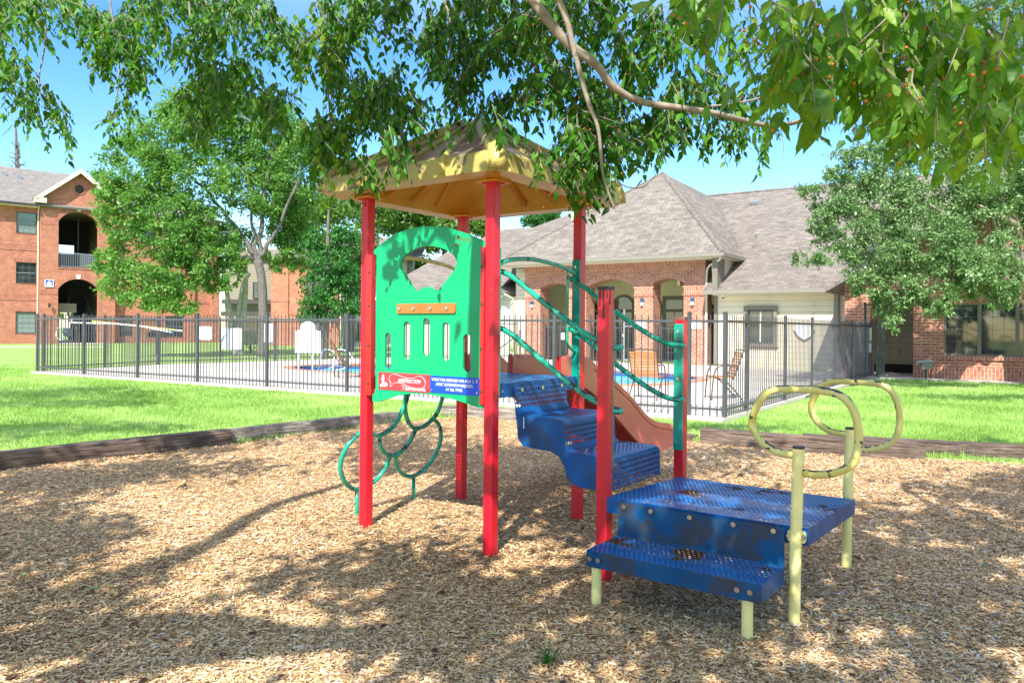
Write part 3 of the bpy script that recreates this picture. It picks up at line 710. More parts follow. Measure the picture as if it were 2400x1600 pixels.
def plaque(x0, x1, z0, z1, mat, name):
    m = MB(); m.prism(rrect(x0, z0, x1, z1, .006), y_p-.0225, y_p-.0185, 'xz'); o = m.build(name, mat, FP)
    m = MB()
    for x in (x0+.014, x1-.014):
        for z in (z0+.016, z1-.016): m.tube([(x, y_p-.022, z), (x, y_p-.027, z)], .006, 8)
    m.build('bolt', 'dark_bolt' if 'red' in name else 'bolt_steel', o)
    return o
PR = plaque(-.898, -.452, .937, 1.049, 'plaque_red', 'red_plaque')
PB = plaque(-.448, -.065, .942, 1.046, 'plaque_blue', 'blue_plaque')
FX = lambda x, z: Matrix.Translation((x, y_p-.0235, z)) @ Matrix.Rotation(math.pi/2, 4, 'X')
text_mesh('maker_lettering', 'KIDSTRUCTION', .034, 'white_ink', PR, FX(-.625, 1.0), shear=.3, width=.19)
text_mesh('phone_number', '1 800 245 8445', .022, 'white_ink', PR, FX(-.585, .951), width=.19)
text_mesh('warning_text', 'STRUCTURE DESIGNED FOR AGES  2 - 5', .025, 'white_ink', PB, FX(-.256, 1.022), width=.355)
text_mesh('warning_text', 'ADULT SUPERVISION REQUIRED', .025, 'white_ink', PB, FX(-.256, .994), width=.29)
text_mesh('warning_text', 'AT ALL TIMES', .025, 'white_ink', PB, FX(-.256, .966), width=.13)
m = MB()   # swirling banner outline and the small white mark beside it
bn = [(-.79, .955), (-.785, .985), (-.80, 1.00), (-.795, 1.025), (-.765, 1.040), (-.72, 1.036), (-.67, 1.024), (-.62, 1.020), (-.58, 1.024), (-.55, 1.036), (-.525, 1.036), (-.50, 1.02), (-.487, .995), (-.50, .972), (-.53, .960), (-.58, .960), (-.63, .968), (-.68, .982), (-.73, .988), (-.765, .978), (-.79, .955)]
m.tube([(x, y_p-.0235, z) for x, z in spline2(bn, 4, False)], .0013, 4)
m.tube([(x, y_p-.0235, z) for x, z in spline2([(-.69, .972), (-.63, .958), (-.57, .951), (-.52, .956), (-.49, .975)], 4, False)], .001, 4)
m.prism(spline2([(-.876, .952), (-.862, .960), (-.835, .957), (-.815, .966), (-.818, .978), (-.836, .985), (-.848, .994), (-.842, 1.008), (-.85, 1.02), (-.862, 1.016), (-.868, 1.0), (-.858, .986), (-.866, .974), (-.88, .966)], 3), y_p-.0245, y_p-.0225, 'xz')
m.tube([(x, y_p-.0235, z) for x, z in ((-.868, 1.026), (-.856, 1.034), (-.842, 1.026), (-.868, 1.026))], .0015, 4)
m.build('banner_mark', 'white_ink', PR)
text_mesh('scribbled_word', 'Xhool', .050, 'scribble_brown', FP, Matrix.Translation((-.20, y_p-.0186, 1.873)) @ Matrix.Rotation(math.pi/2, 4, 'X') @ Matrix.Rotation(R_(-9), 4, 'Z'), .0004, .2)
text_mesh('scribbled_word', 'Aut', .034, 'scribble_brown', FP, Matrix.Translation((-.238, y_p-.0186, 1.842)) @ Matrix.Rotation(math.pi/2, 4, 'X'), .0004, .2)

# high deck
def deck(name, x0, x1, y0, y1, z, th, mtop, tilt=0, lab=None, mside='vinyl_solid'):
    m = MB(); zz = lambda y: z - tilt*(y - y0)
    c = [(x0, y0), (x1, y0), (x1, y1), (x0, y1)]
    m.add([(x, y, zz(y)) for x, y in c], [(0, 1, 2, 3)], mtop)
    e = .004
    for i in range(4):
        a, b = c[i], c[(i+1) % 4]
        m.add([(a[0], a[1], zz(a[1])), (b[0], b[1], zz(b[1])), (b[0], b[1], zz(b[1])-th), (a[0], a[1], zz(a[1])-th)], [(0, 1, 2, 3)], mside)
    m.box((x0+.02, (y0+y1)/2-.02, z-th), (x1-.02, (y0+y1)/2+.02, z-.03-tilt*.5), 'vinyl_solid')
    o = m.build(name, None, PS, fix=False, bevel=.008)
    if lab: o['label'] = lab
    return o
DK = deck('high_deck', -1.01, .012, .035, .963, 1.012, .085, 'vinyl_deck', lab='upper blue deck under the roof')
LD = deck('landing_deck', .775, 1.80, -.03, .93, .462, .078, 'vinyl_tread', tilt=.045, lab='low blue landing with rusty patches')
m = MB()
for x, z in ((.03, .965),): m.tube([(.010, .085, z), (.018, .085, z)], .008, 8)
m.build('bolt', 'bolt_steel', DK)

# curved-side stairs
def stairs():
    t_, r1, r2 = .815, .628, .44
    prof = [(.022, 1.005), (.030, .85), (.045, .825), (.07, .815), (.33, .812), (.365, .805), (.385, .79), (.392, .66), (.40, .64), (.425, .628), (.65, .625), (.685, .618), (.700, .60), (.705, .45)]
    pr = prof
    m = MB(); y0, y1 = .20, .80
    for i in range(len(pr)-1):
        a, b = pr[i], pr[i+1]
        steep = abs(b[1]-a[1]) > abs(b[0]-a[0])
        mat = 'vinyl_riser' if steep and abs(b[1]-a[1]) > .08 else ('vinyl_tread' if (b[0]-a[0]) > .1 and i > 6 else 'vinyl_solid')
        m.add([(a[0], y0, a[1]), (a[0], y1, a[1]), (b[0], y1, b[1]), (b[0], y0, b[1])], [(0, 1, 2, 3)], mat)
    ST = m.build('stairs', None, PS, fix=False); ST['label'] = 'blue perforated steps from landing to deck'
    under = [(.705, .452), (.60, .438), (.50, .437), (.43, .452), (.40, .49), (.385, .54), (.35, .595), (.29, .622), (.16, .628), (.09, .637), (.052, .68), (.047, .75)]
    for y in (y0, y1):
        s = MB(); o2 = [(p[0], p[1]) for p in pr[1:]] + under
        s.prism(o2, y-.004 if y == y0 else y-.002, y+.002 if y == y0 else y+.004, 'xz'); s.build('stringer', 'vinyl_solid', ST, bevel=.002)
    b = MB()
    for y in (.27, .50, .73): b.tube([(.020, y, .965), (.014, y, .965), (.033, y, .965)], .013, 12)
    b.build('bolt', 'bolt_steel', ST)
    s = MB(); s.box((.094, y0-.0055, .74), (.100, y0-.0035, .81), mat='white_ink'); s.build('paint_scrape', None, ST)
stairs()
# riser and lower step in front of the landing
def lower():
    m = MB(); x0, x1 = .862, 1.702
    y0, y1, zs, zt = -.372, -.052, .282, .455
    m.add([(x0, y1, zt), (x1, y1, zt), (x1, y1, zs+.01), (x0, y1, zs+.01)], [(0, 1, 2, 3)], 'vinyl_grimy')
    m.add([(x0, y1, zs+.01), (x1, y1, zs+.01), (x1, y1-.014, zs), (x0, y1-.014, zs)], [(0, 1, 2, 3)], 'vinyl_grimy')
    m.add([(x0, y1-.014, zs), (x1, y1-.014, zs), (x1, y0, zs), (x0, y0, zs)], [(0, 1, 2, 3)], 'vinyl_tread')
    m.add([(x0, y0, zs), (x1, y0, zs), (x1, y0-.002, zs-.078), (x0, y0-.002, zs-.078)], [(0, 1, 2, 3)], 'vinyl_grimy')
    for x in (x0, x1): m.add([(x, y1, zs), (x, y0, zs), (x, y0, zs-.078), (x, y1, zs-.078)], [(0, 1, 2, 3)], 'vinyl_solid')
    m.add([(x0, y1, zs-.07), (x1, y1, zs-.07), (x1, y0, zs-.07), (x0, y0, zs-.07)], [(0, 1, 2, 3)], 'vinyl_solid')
    o = m.build('bottom_step', None, PS, fix=False); o['label'] = 'lowest wide blue step, rusty in spots'
    b = MB()
    for x in (.90, 1.05, 1.255, 1.47, 1.655): b.tube([(x, y1-.001, .435-(.0 if x < 1.6 else .0)), (x, y1-.012, .435)], .012, 12)
    for x in (.885, .93, 1.60, 1.655): b.tube([(x, y0-.001, .245), (x, y0-.012, .245)], .012, 12)
    b.build('bolt', 'bolt_steel', o)
    for x, y in ((.895, -.33), (1.628, -.33)):
        t = MB(); t.tube([(x, y, -.05), (x, y, .21)], .0245, 18); t.build('leg', 'yellow_post', PS, smooth=True, auto=R_(50))
lower()

# green side plates and handrails
for (x, z0, z1) in ((0, .93, 1.815), (.753, .582, 1.378)):
    for y, sgn in ((T_-w2-.006, 1), (w2+.006, -1)):
        if x == .753 and sgn == -1: z0_, z1_ = .60, 1.45
        else: z0_, z1_ = z0, z1
        m = MB(); yy = y; m.prism(rrect(x-.031, z0_, x+.031, z1_, .010), yy-.005, yy+.005, 'xz'); o = m.build('rail_plate', 'green_plate', PS, bevel=.002)
        b = MB()
        for z in (z0_+.05, z1_-.05, (z0_+z1_)/2+.05): b.tube([(x-.003, yy-sgn*.005, z), (x-.003, yy-sgn*.012, z)], .009, 10)
        b.build('bolt', 'bolt_steel', o)
m = MB(); m.prism(ell(.772, 1.30, .016, .034, 16), T_-w2-.016, T_-w2-.0115, 'xz'); m.build('latch_plate', 'green_plate', PS)
def rail(side, za, zb):
    yq = T_ - .115 if side > 0 else .105; yw = T_ - w2 - .008 if side > 0 else w2 + .008
    pts = [(-.005, yw, za), (-.012, (yw+yq)/2, za+.003), (.0, yq, za-.002), (.045, yq, za-.022), (.12, yq, za-.066), (.33, yq, za-.213), (.54, yq, za-.345), (.65, yq, za-.40), (.72, yq, za-.425), (.785, yq, za-.432), (.80, (yw+yq)/2, zb), (.765, yw, zb)]
    m = MB(); m.tube(spline(pts, 7), .0165, 14); o = m.build('handrail', 'green_rail', PS, smooth=True)
for s in (1, -1):
    rail(s, 1.678, 1.243); rail(s, 1.338, .905)
def arch(x, mat, zpk, lab):
    pts = [(x, w2, zpk-.075), (x, .12, zpk-.035), (x, .26, zpk-.01), (x, .46, zpk), (x, .70, zpk-.015), (x, .85, zpk-.035), (x, T_-w2, zpk-.068)]
    m = MB(); m.tube(spline(pts, 6), .014, 12)
    for y, ye in (((.845, T_-w2),) if x == 0 else ()):
        m.tube(spline([(x, y, zpk-.036), (x, y, zpk-.2), (x, y, zpk-.48), (x, y, zpk-.53), (x, y+(ye-y)*.3, zpk-.565), (x, ye, zpk-.60)], 5), .0095, 10)
    o = m.build('entry_arch', mat, PS, smooth=True); o['label'] = lab
arch(0, 'green_rail', 1.775, 'green arch over the top of the stairs'); arch(-S_, 'yellow_rail', 1.83, 'yellow arch over the climber')

# loop climber
def slant(q, z): return (-1.07 - .30*(1 - z/.95), q, z)
LOOPS = {'TL': [(.457, .93), (.457, .867), (.45, .772), (.388, .632), (.298, .582), (.215, .586), (.142, .636), (.078, .749), (.045, .93)],
 'TR': [(.44, .93), (.435, .862), (.466, .748), (.544, .639), (.635, .589), (.724, .597), (.809, .648), (.849, .728), (.86, .93)],
 'M': [(.268, .583), (.292, .509), (.36, .438), (.449, .403), (.524, .416), (.598, .482), (.640, .590)],
 'BR': [(.809, .648), (.905, .578), (.958, .487), (.958, .389), (.907, .285), (.824, .224), (.729, .202), (.617, .238), (.525, .317), (.487, .405)],
 'BL': [(.43, .398), (.393, .291), (.316, .223), (.185, .194), (.053, .256), (-.041, .39), (-.027, .527), (.064, .614), (.14, .640)]}
m = MB()
for kk, pts in LOOPS.items(): m.tube([slant(q, z) for q, z in spline2(pts, 6, False)], .0165, 12)
for q0 in (.749, .17): m.tube([(slant(q0, .2)), (slant(q0, .2)[0], q0, -.05)], .0145, 10)
CL = m.build('loop_climber', 'green_rail', PS, smooth=True); CL['label'] = 'fish-scale climber of green loops'

# yellow loop handrails
def loop(yc, lab):
    m = MB(); xp = 1.762
    m.tube([(1.747, yc, -.06), (1.752, yc, .4), (xp, yc, .822 if yc < .5 else .80)], .0255, 18)
    o = m.build('loop_post', 'yellow_post', PS, smooth=True, auto=R_(50)); o['label'] = lab
    yl = yc - (.0 if yc < .5 else -.0)
    cz = .89 if yc < .5 else .865
    pts = [(xp-.02, .785), (1.72, .787), (1.66, .795), (1.60, .83), (1.558, .89), (1.555, .94), (1.575, .995), (1.61, 1.050), (1.665, 1.076), (1.76, 1.082), (1.87, 1.080), (1.945, 1.058), (1.99, 1.00), (2.008, .92), (2.006, .84), (1.98, .77), (1.92, .73), (1.85, .712), (xp+.02, .712)]
    dz = 0 if yc < .5 else -.02
    m = MB(); m.tube([(x, yl, z + dz) for x, z in spline2(pts, 5, False)], .0175, 14); m.build('loop_rail', 'yellow_rail', o, smooth=True)
    c = MB(); c.tube([(xp, yc, .818 if yc < .5 else .796), (xp, yc, .828 if yc < .5 else .806)], .0262, 18); c.build('post_cap', 'black_rubber', o)
    b = MB()
    if yc < .5:
        b.prism(rrect(1.712, .395, 1.792, .448, .014), yc+.012, yc+.024, 'xz'); p = b.build('bracket', 'yellow_post', o)
        b = MB(); 
        for x in (1.722, 1.782): b.tube([(x, yc+.013, .422), (x, yc-.002, .422)], .011, 12)
        b.build('bolt', 'bolt_steel', o)
loop(-.055, 'near yellow post with a chipped oval loop'); loop(T_-.015, 'far yellow post with a chipped oval loop')

# double slide
def slide():
    top = [(1.0, 1.135), (1.36, 1.125), (1.54, 1.04), (1.83, .915), (2.08, .79), (2.34, .63), (2.53, .545), (2.73, .50), (2.87, .48), (2.96, .425)]
    bed = [(1.0, .985), (1.2, .975), (1.45, .90), (1.83, .70), (2.10, .54), (2.34, .40), (2.55, .33), (2.75, .305), (2.96, .30)]
    bot = [(1.0, .90), (1.35, .90), (1.83, .64), (2.10, .47), (2.34, .34), (2.55, .285), (2.75, .265), (2.96, .275)]
    b2 = spline2(bed, 5, False); t2 = spline2(top, 5, False); u2 = spline2(bot, 5, False)
    m = MB(); xs = (-1.0, -.58, -.16)
    for (a, c) in zip(b2[:-1], b2[1:]):
        for x0, x1 in ((xs[0]+.02, xs[1]-.02), (xs[1]+.02, xs[2]-.02)):
            m.add([(x0, a[0], a[1]), (x1, a[0], a[1]), (x1, c[0], c[1]), (x0, c[0], c[1])], [(0, 1, 2, 3)], 'salmon_plastic')
    for (a, c) in zip(u2[:-1], u2[1:]):
        m.add([(xs[0], a[0], a[1]), (xs[2], a[0], a[1]), (xs[2], c[0], c[1]), (xs[0], c[0], c[1])], [(0, 1, 2, 3)], 'slide_shade_red')
    o = m.build('slide', None, PS, fix=False, smooth=True); o['label'] = 'double slide of faded red plastic'
    for x in xs:
        w = MB(); w.prism([(a, b) for a, b in t2] + [(a, b) for a, b in reversed(u2)], x-.02, x+.02, 'yz'); w.build('side_wall', 'salmon_plastic', o, bevel=.006)
        r = MB(); r.tube([(x, a, b-.012) for a, b in t2[1:]], .022, 10); r.build('rim', 'salmon_plastic', o, smooth=True)
        e = MB(); e.prism([(x-.034, .985), (x+.034, .985), (x+.022, 1.01), (x+.018, 1.06), (x+.018, 1.13), (x+.010, 1.15), (x-.010, 1.15), (x-.018, 1.13), (x-.018, 1.06), (x-.022, 1.01)], .985, 1.003, 'xz'); e.build('end_flange', 'red_vinyl', o, bevel=.004)
    g_ = MB(); g_.tube([(xs[2]+.021, a, b-.045) for a, b in t2[8:]], .004, 6); g_.build('groove', 'slide_shade_red', o)
    l = MB()
    for x in (xs[0]+.2, xs[2]-.2): l.tube([(x, 2.6, -.05), (x, 2.6, .3)], .024, 12)
    l.build('leg', 'red_vinyl', o, smooth=True)
slide()

# ================================================================== FENCES
def fence(name, A, Bp, posts, label, h=1.57, gap=.105, z0=.0, single=None, tall=None):
    ax, ay = A; bx, by = Bp; L = math.hypot(bx-ax, by-ay); an = math.atan2(by-ay, bx-ax)
    E = empty(name, (ax, ay, z0), an, label, 'fence', 'black picket fences round the pool')
    posts = sorted(posts)
    for x in posts:
        m = MB(); m.box((x-.026, -.026, -.05), (x+.026, .026, h)); m.box((x-.031, -.031, h), (x+.031, .031, h+.012)); m.box((x-.02, -.02, h+.012), (x+.02, .02, h+.024)); m.build('post', 'fence_metal', E)
    for a, b in zip(posts[:-1], posts[1:]):
        m = MB()
        for z, t in ((h-.115, .019), (.17, .016), (.045, .012)): m.box((a+.026, -t, z-t), (b-.026, t, z+t))
        n_ = max(1, int(round((b-a)/gap)))
        for i in range(1, n_):
            x = a + (b-a)*i/n_; m.box((x-.0068, -.0068, .06), (x+.0068, .0068, h-.02))
        m.build('picket_panel', 'fence_metal', E)
    return E
NX, NY = 3.097, 11.079; LX, LY = -12.658, 20.338
# positions measured along the run from the near corner
PST = [0, .53, 2.78, 5.03, 7.29, 9.51, 11.73, 13.91, 16.11, 18.27]
fence('pool_fence', (NX, NY), (LX, LY), PST, 'long black picket fence along the lawn left of the corner post')
dirR = (math.sin(R_(34.2)), math.cos(R_(34.2)))
LR = 12.3
fence('pool_fence', (NX, NY), (NX + dirR[0]*LR, NY + dirR[1]*LR), [.0, 1.05, 3.3, 5.35, 7.4, 9.45, 11.3, LR], 'black picket fence from the corner post to the brick gate pillar')
fence('pool_fence', (LX+.03, LY+.05), (-11.16, 24.04), [.12, 2.0, 3.95], 'short black picket fence at the far left of the pool')
fence('pool_fence', (-11.16, 24.04), (-5.75, 30.2), [.06, 2.08, 4.16, 6.2, 8.15], 'black picket fence across the back, in front of the tree trunks')
fence('pool_fence', (-5.75, 30.25), (.3, 31.0), [.06, 2.1, 4.1, 6.0], 'black picket fence behind the pool, seen past the green panel')
# gate beside the brick pillar
ge = fromL(5.35, -2.35, 0, CFO, CFT)
GT = empty('pool_gate', (9.72, 21.0, 0), R_(-8), 'tall black metal gate with a lock box beside the brick pillar', 'gate')
m = MB(); m.box((-.03, -.03, 0), (.03, .03, 2.1)); m.build('post', 'black_metal', GT)
m = MB(); m.box((.30, -.03, 0), (.36, .03, 2.1)); m.build('post', 'black_metal', GT)
m = MB(); m.box((.03, -.02, 2.02), (.30, .02, 2.06)); m.box((.03, -.018, 1.42), (.30, .018, 1.46)); m.box((.03, -.018, .1), (.30, .018, .14))
for i in range(1, 4): m.box((.03+i*.068-.008, -.008, .1), (.03+i*.068+.008, .008, 1.42))
m.build('picket_panel', 'black_metal', GT)
m = MB(); m.box((.365, -.02, .1), (.52, .02, 1.62)); m.build('mesh_plate', 'black_metal', GT)
m = MB(); m.box((.10, -.05, 1.05), (.17, -.022, 1.40)); m.box((.08, -.05, .72), (.16, -.022, .98)); m.tube([(.10, -.06, 1.0), (.2, -.06, 1.02)], .015, 8); m.build('lock_plate', 'grey_metal', GT, bevel=.004)

# ================================================================== BUILDINGS: shared bits
def window(parent, x0, x1, z0, z1, y, frame, cols=3, rows=4, fw=.05, pane='glass_dark', sash=True, trim=None, sill=None, mun='frame', mw=.012, dep=.10):
    W = MB(); W.prism([(x0, z0), (x1, z0), (x1, z1), (x0, z1)], y-.02, y+dep, 'xz', holes=[[(x0+fw, z0+fw), (x1-fw, z0+fw), (x1-fw, z1-fw), (x0+fw, z1-fw)]])
    o = W.build('window', frame, parent)
    p = MB(); p.box((x0+fw-.003, y+.045, z0+fw-.003), (x1-fw+.003, y+.055, z1-fw+.003)); p.build('pane', pane, o)
    g_ = MB()
    for i in range(1, cols): g_.box((x0+fw+(x1-x0-2*fw)*i/cols-mw/2, y+.033, z0+fw), (x0+fw+(x1-x0-2*fw)*i/cols+mw/2, y+.043, z1-fw))
    for i in range(1, rows): g_.box((x0+fw, y+.029, z0+fw+(z1-z0-2*fw)*i/rows-mw/2), (x1-fw, y+.0385, z0+fw+(z1-z0-2*fw)*i/rows+mw/2))
    if sash: g_.box((x0+fw, y+.012, (z0+z1)/2-.025), (x1-fw, y+.028, (z0+z1)/2+.025))
    g_.build('glazing_bars', frame if mun == 'frame' else mun, o)
    if sill:
        s = MB(); s.box((x0-.04, y-.06, z0-.085), (x1+.04, y+.04, z0-.003)); s.build('sill', sill, o)
    if trim:
        t = MB(); t.prism([(x0-.12, z0-.12), (x1+.12, z0-.12), (x1+.12, z1+.14), (x0-.12, z1+.14)], y-.03, y-.003, 'xz', holes=[[(x0, z0), (x1, z0), (x1, z1), (x0, z1)]]); t.build('trim', trim, o)
    return o
def arc_pts(x0, x1, zs, zc, n=12):
    """segmental arch from (x1,zs) over (mid,zc) to (x0,zs)"""
    c = (x1-x0)/2; s_ = zc-zs; r = (c*c + s_*s_)/(2*s_); cz = zc - r; cx = (x0+x1)/2; a = math.asin(c/r)
    return [(cx + r*math.sin(a - 2*a*i/n), cz + r*math.cos(a - 2*a*i/n)) for i in range(n+1)]
def arch_band(m, x0, x1, zs, zc, wd, y0, y1, n=14):
    inn = arc_pts(x0, x1, zs, zc, n); out = arc_pts(x0-wd*.75, x1+wd*.75, zs+wd*.35, zc+wd, n)
    m.prism(inn + list(reversed(out)), y0, y1, 'xz')
def wall_lamp(parent_label, x, z, y, O, t):
    P = fromL(x, y, z, O, t)
    e = empty('wall_lamp', P, -t, parent_label, 'wall lamp', 'square lamps on the brick piers')
    m = MB(); m.box((-.055, -.12, .0), (.055, 0, .14)); m.build('housing', 'lamp_blue', e, bevel=.008)
    m = MB(); m.box((-.05, -.11, -.12), (.05, -.01, -.003)); m.build('diffuser', 'lens_white', e, bevel=.008)

# ================================================================== CLUBHOUSE
CH_ = empty('clubhouse', (CFO[0], CFO[1], 0), -CFT, 'brick and cream clubhouse with an arched porch and tall grey hip roof', 'building')
# porch front: piers and arches in one brick wall
zt = 3.80
def openings():
    outer = [(0, 0), (0, zt), (-7.49, zt), (-7.49, 0), (-6.76, 0)]
    outer += list(reversed(arc_pts(-6.76, -5.45, 2.90, 3.07))) + [(-5.45, 0), (-4.69, 0)]
    outer += list(reversed(arc_pts(-4.69, -2.68, 2.87, 3.15))) + [(-2.68, 0), (-1.95, 0)]
    outer += list(reversed(arc_pts(-1.95, -.785, 2.96, 3.125))) + [(-.785, 0)]
    return outer
m = MB(); m.prism(openings(), 0, .68, 'xz'); PW = m.build('porch_wall', 'brick_club', CH_)
m = MB()
for x0, x1, zs, zc in ((-6.76, -5.45, 2.90, 3.07), (-4.69, -2.68, 2.87, 3.15), (-1.95, -.785, 2.96, 3.125)): arch_band(m, x0, x1, zs, zc, .19, -.018, .05)
m.build('arch_band', 'brick_club_soldier', PW)
m = MB(); m.box((-7.51, -.02, 3.57), (.02, -.003, 3.80)); m.box((.003, -.02, 3.57), (.02, .68, 3.80)); m.build('soldier_course', 'brick_club_soldier', PW)
for x0, x1 in ((-7.49, -6.76), (-5.45, -4.69), (-2.68, -1.95), (-.785, 0)):
    m = MB()
    m.box((x0-.025, -.03, 2.78), (x1+.025, -.003, 2.85)); m.box((x0-.025, -.03, 2.50), (x1+.025, -.003, 2.56)); m.box((x0-.03, -.035, -.05), (x1+.03, -.003, .28))
    m.build('pier_band', 'brick_club', PW)
    m = MB(); m.box((x0+.01, -.02, 2.562), (x1-.01, -.002, 2.778)); m.build('pier_band', 'brick_club_soldier', PW)
# porch interior
m = MB(); m.box((-7.6, .9, 3.25), (.3, 4.5, 3.3)); m.build('porch_ceiling', 'stucco_cream', CH_)
m = MB(); m.box((-9.5, 3.6, 0), (.35, 3.75, 3.6)); m.build('porch_back_wall', 'stucco_cream', CH_)
m = MB(); m.box((-1.3, .69, 2.9), (-1.2, 3.6, 3.25)); m.box((-7.48, .69, 3.2), (-7.40, 3.6, 3.80)); m.build('porch_beam', 'stucco_cream', CH_)
def door(x0, x1, z1, y, arched=False, panes=(2, 4), wd='trim_taupe'):
    D_ = MB()
    if arched:
        D_.prism([(x0-.1, 0), (x1+.1, 0)] + arc_pts(x0-.1, x1+.1, z1-.3, z1+.12), y-.05, y-.005, 'xz')
    else: D_.prism([(x0-.1, 0), (x1+.1, 0), (x1+.1, z1+.1), (x0-.1, z1+.1)], y-.05, y-.005, 'xz')
    o = D_.build('door', wd, CH_)
    p = MB(); p.box((x0+.08, y-.075, .25), (x1-.08, y-.055, 2.0)); p.build('pane', 'glass_dark', o)
    if z1 > 2.35:
        p = MB(); 
        if arched: p.prism([(x0+.08, 2.12), (x1-.08, 2.12)] + arc_pts(x0+.08, x1-.08, z1-.25, z1+.02), y-.075, y-.055, 'xz')
        else: p.box((x0+.08, y-.075, 2.12), (x1-.08, y-.055, z1-.06))
        p.build('transom', 'glass_dark', o)
    b = MB()
    for i in range(1, panes[0]): b.box((x0+.08+(x1-x0-.16)*i/panes[0]-.015, y-.085, .25), (x0+.08+(x1-x0-.16)*i/panes[0]+.015, y-.077, 2.0))
    for i in range(1, panes[1]): b.box((x0+.08, y-.088, .25+1.75*i/panes[1]-.012), (x1-.08, y-.079, .25+1.75*i/panes[1]+.012))
    b.build('glazing_bars', wd, o)
    h_ = MB(); h_.tube([(x1-.04, y-.09, 1.0), (x1-.04, y-.09, 1.15)], .015, 8); h_.build('handle', 'grey_metal', o)
door(-2.98, -2.12, 2.55, 3.6); door(-4.15, -3.2, 2.62, 3.6, True, (2, 5)); door(-5.3, -4.35, 2.62, 3.6, True, (2, 5)); door(-6.5, -5.9, 2.4, 3.6, False, (1, 3)); door(-1.1, -.3, 2.5, 3.6, True)
# roofs
def roofpoly(name, faces, mat, lab=None, th=.10):
    m = MB()
    for f in faces: m.poly(f, mat)
    o = m.build(name, None, CH_, fix=False)
    s = o.modifiers.new('thick', 'SOLIDIFY'); s.thickness = th; s.offset = -1
    if lab: o['label'] = lab
    return o
EL, ER, PK = (-8.35, -.85, 3.90), (.876, -.85, 3.90), (-2.85, 2.95, 7.57)
def mainz(q): return 2.63 + .573*(q + .6)
BR_ = (.876, 1.62, 3.90)
hipR = (-2.0, 6.2, mainz(6.2)+.02)
roofpoly('porch_roof', [[EL, ER, PK], [ER, BR_, (-.2, 3.3, mainz(3.3)+.35), (-1.6, 6.0, mainz(6.0)+.35), (-2.6, 7.3, mainz(7.4)+.05), PK], [EL, PK, (-7.0, 8.8, mainz(8.8)+.05), (-10.5, 6.0, 5.6), (-9.6, 2.2, 4.5), (-8.6, .4, 3.95)]], 'shingle_club', 'tall hip roof over the brick porch')
mr = [(.12, -.6), (16, -.6), (16, 7.5), (-2.96, 7.5), (-7.43, 8.77), (-9.25, 6.98), (-10.7, 5.63), (-12.6, 5.67), (-14.4, 3.4), (-15.1, 1.31), (-15.9, -.6), (-8.7, -.6), (-8.7, 1.5), (-.1, 1.9), (.12, .9)]
roofpoly('main_roof', [[(p, q, mainz(q)) for p, q in mr], [(16, 7.5, mainz(7.5)), (16, 15, 2.9), (-2.96, 15, 2.9), (-2.96, 7.5, mainz(7.5))]], 'shingle_club', 'long grey shingle roof beside the porch')
# hip cap shingles
m = MB(); m.tube([ER, PK], .075, 6); m.build('hip_cap', 'shingle_club', CH_)
m = MB(); m.tube([EL, PK], .05, 6); m.build('hip_cap', 'shingle_club', CH_)
m = MB(); m.tube([(-2.7, 7.5, mainz(7.5)+.02), (16, 7.5, mainz(7.5)+.02)], .06, 6); m.build('ridge_cap', 'shingle_flat', CH_)
# eaves: gutter, fascia, soffit
m = MB()
m.box((-8.35, -.93, 3.76), (.956, -.851, 3.89)); m.box((.876, -.851, 3.76), (.956, 1.55, 3.89)); m.build('gutter', 'gutter_taupe', CH_)
m = MB(); m.box((.15, -.70, 2.50), (16, -.605, 2.63)); m.build('gutter', 'gutter_taupe', CH_)
m = MB(); m.box((-8.3, -.85, 3.735), (.87, -.005, 3.757)); m.box((.003, -.005, 3.735), (.87, 2.3, 3.757)); m.box((.45, -.60, 2.47), (4.6, -.004, 2.495)); m.build('soffit', 'trim_cream', CH_)
m = MB(); m.tube([(.80, -.75, 3.74), (.72, -.62, 3.66), (.20, -.12, 3.52), (.10, -.06, 3.42), (.07, -.05, 3.2), (.07, -.05, .15), (.11, -.16, .05)], .04, 8); m.build('downspout', 'trim_cream', CH_, smooth=True)
m = MB(); m.box((4.24, -.14, .06), (4.38, -.03, 2.5)); m.build('downspout', 'gutter_taupe', CH_)
# wing walls
m = MB(); m.box((.45, 0, 0), (4.9, .2, 2.62)); WL = m.build('wing_wall', 'siding_cream', CH_)
m = MB(); m.box((.33, -.025, 0), (.45, .2, 2.62)); m.build('corner_trim', 'trim_taupe', CH_)
m = MB(); m.box((.003, .68, 2.2), (.45, .80, 3.74)); m.box((.45, .21, 2.63), (.6, 2.2, 3.74)); m.build('porch_side_wall', 'siding_cream', CH_)
m = MB(); m.box((.44, -.55, 2.64), (.62, .2, 3.74)); m.build('corner_trim', 'trim_taupe', CH_)
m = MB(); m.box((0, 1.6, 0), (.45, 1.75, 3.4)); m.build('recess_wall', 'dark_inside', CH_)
window(CH_, 1.50, 2.36, .86, 1.98, -.075, 'trim_dark', 2, 1, .05, sash=False, trim='trim_taupe', mun='trim_white', mw=.04, dep=.02)
m = MB(); m.box((1.36, -.07, .70), (2.50, -.005, .738)); m.build('sill', 'brown_cap', CH_)
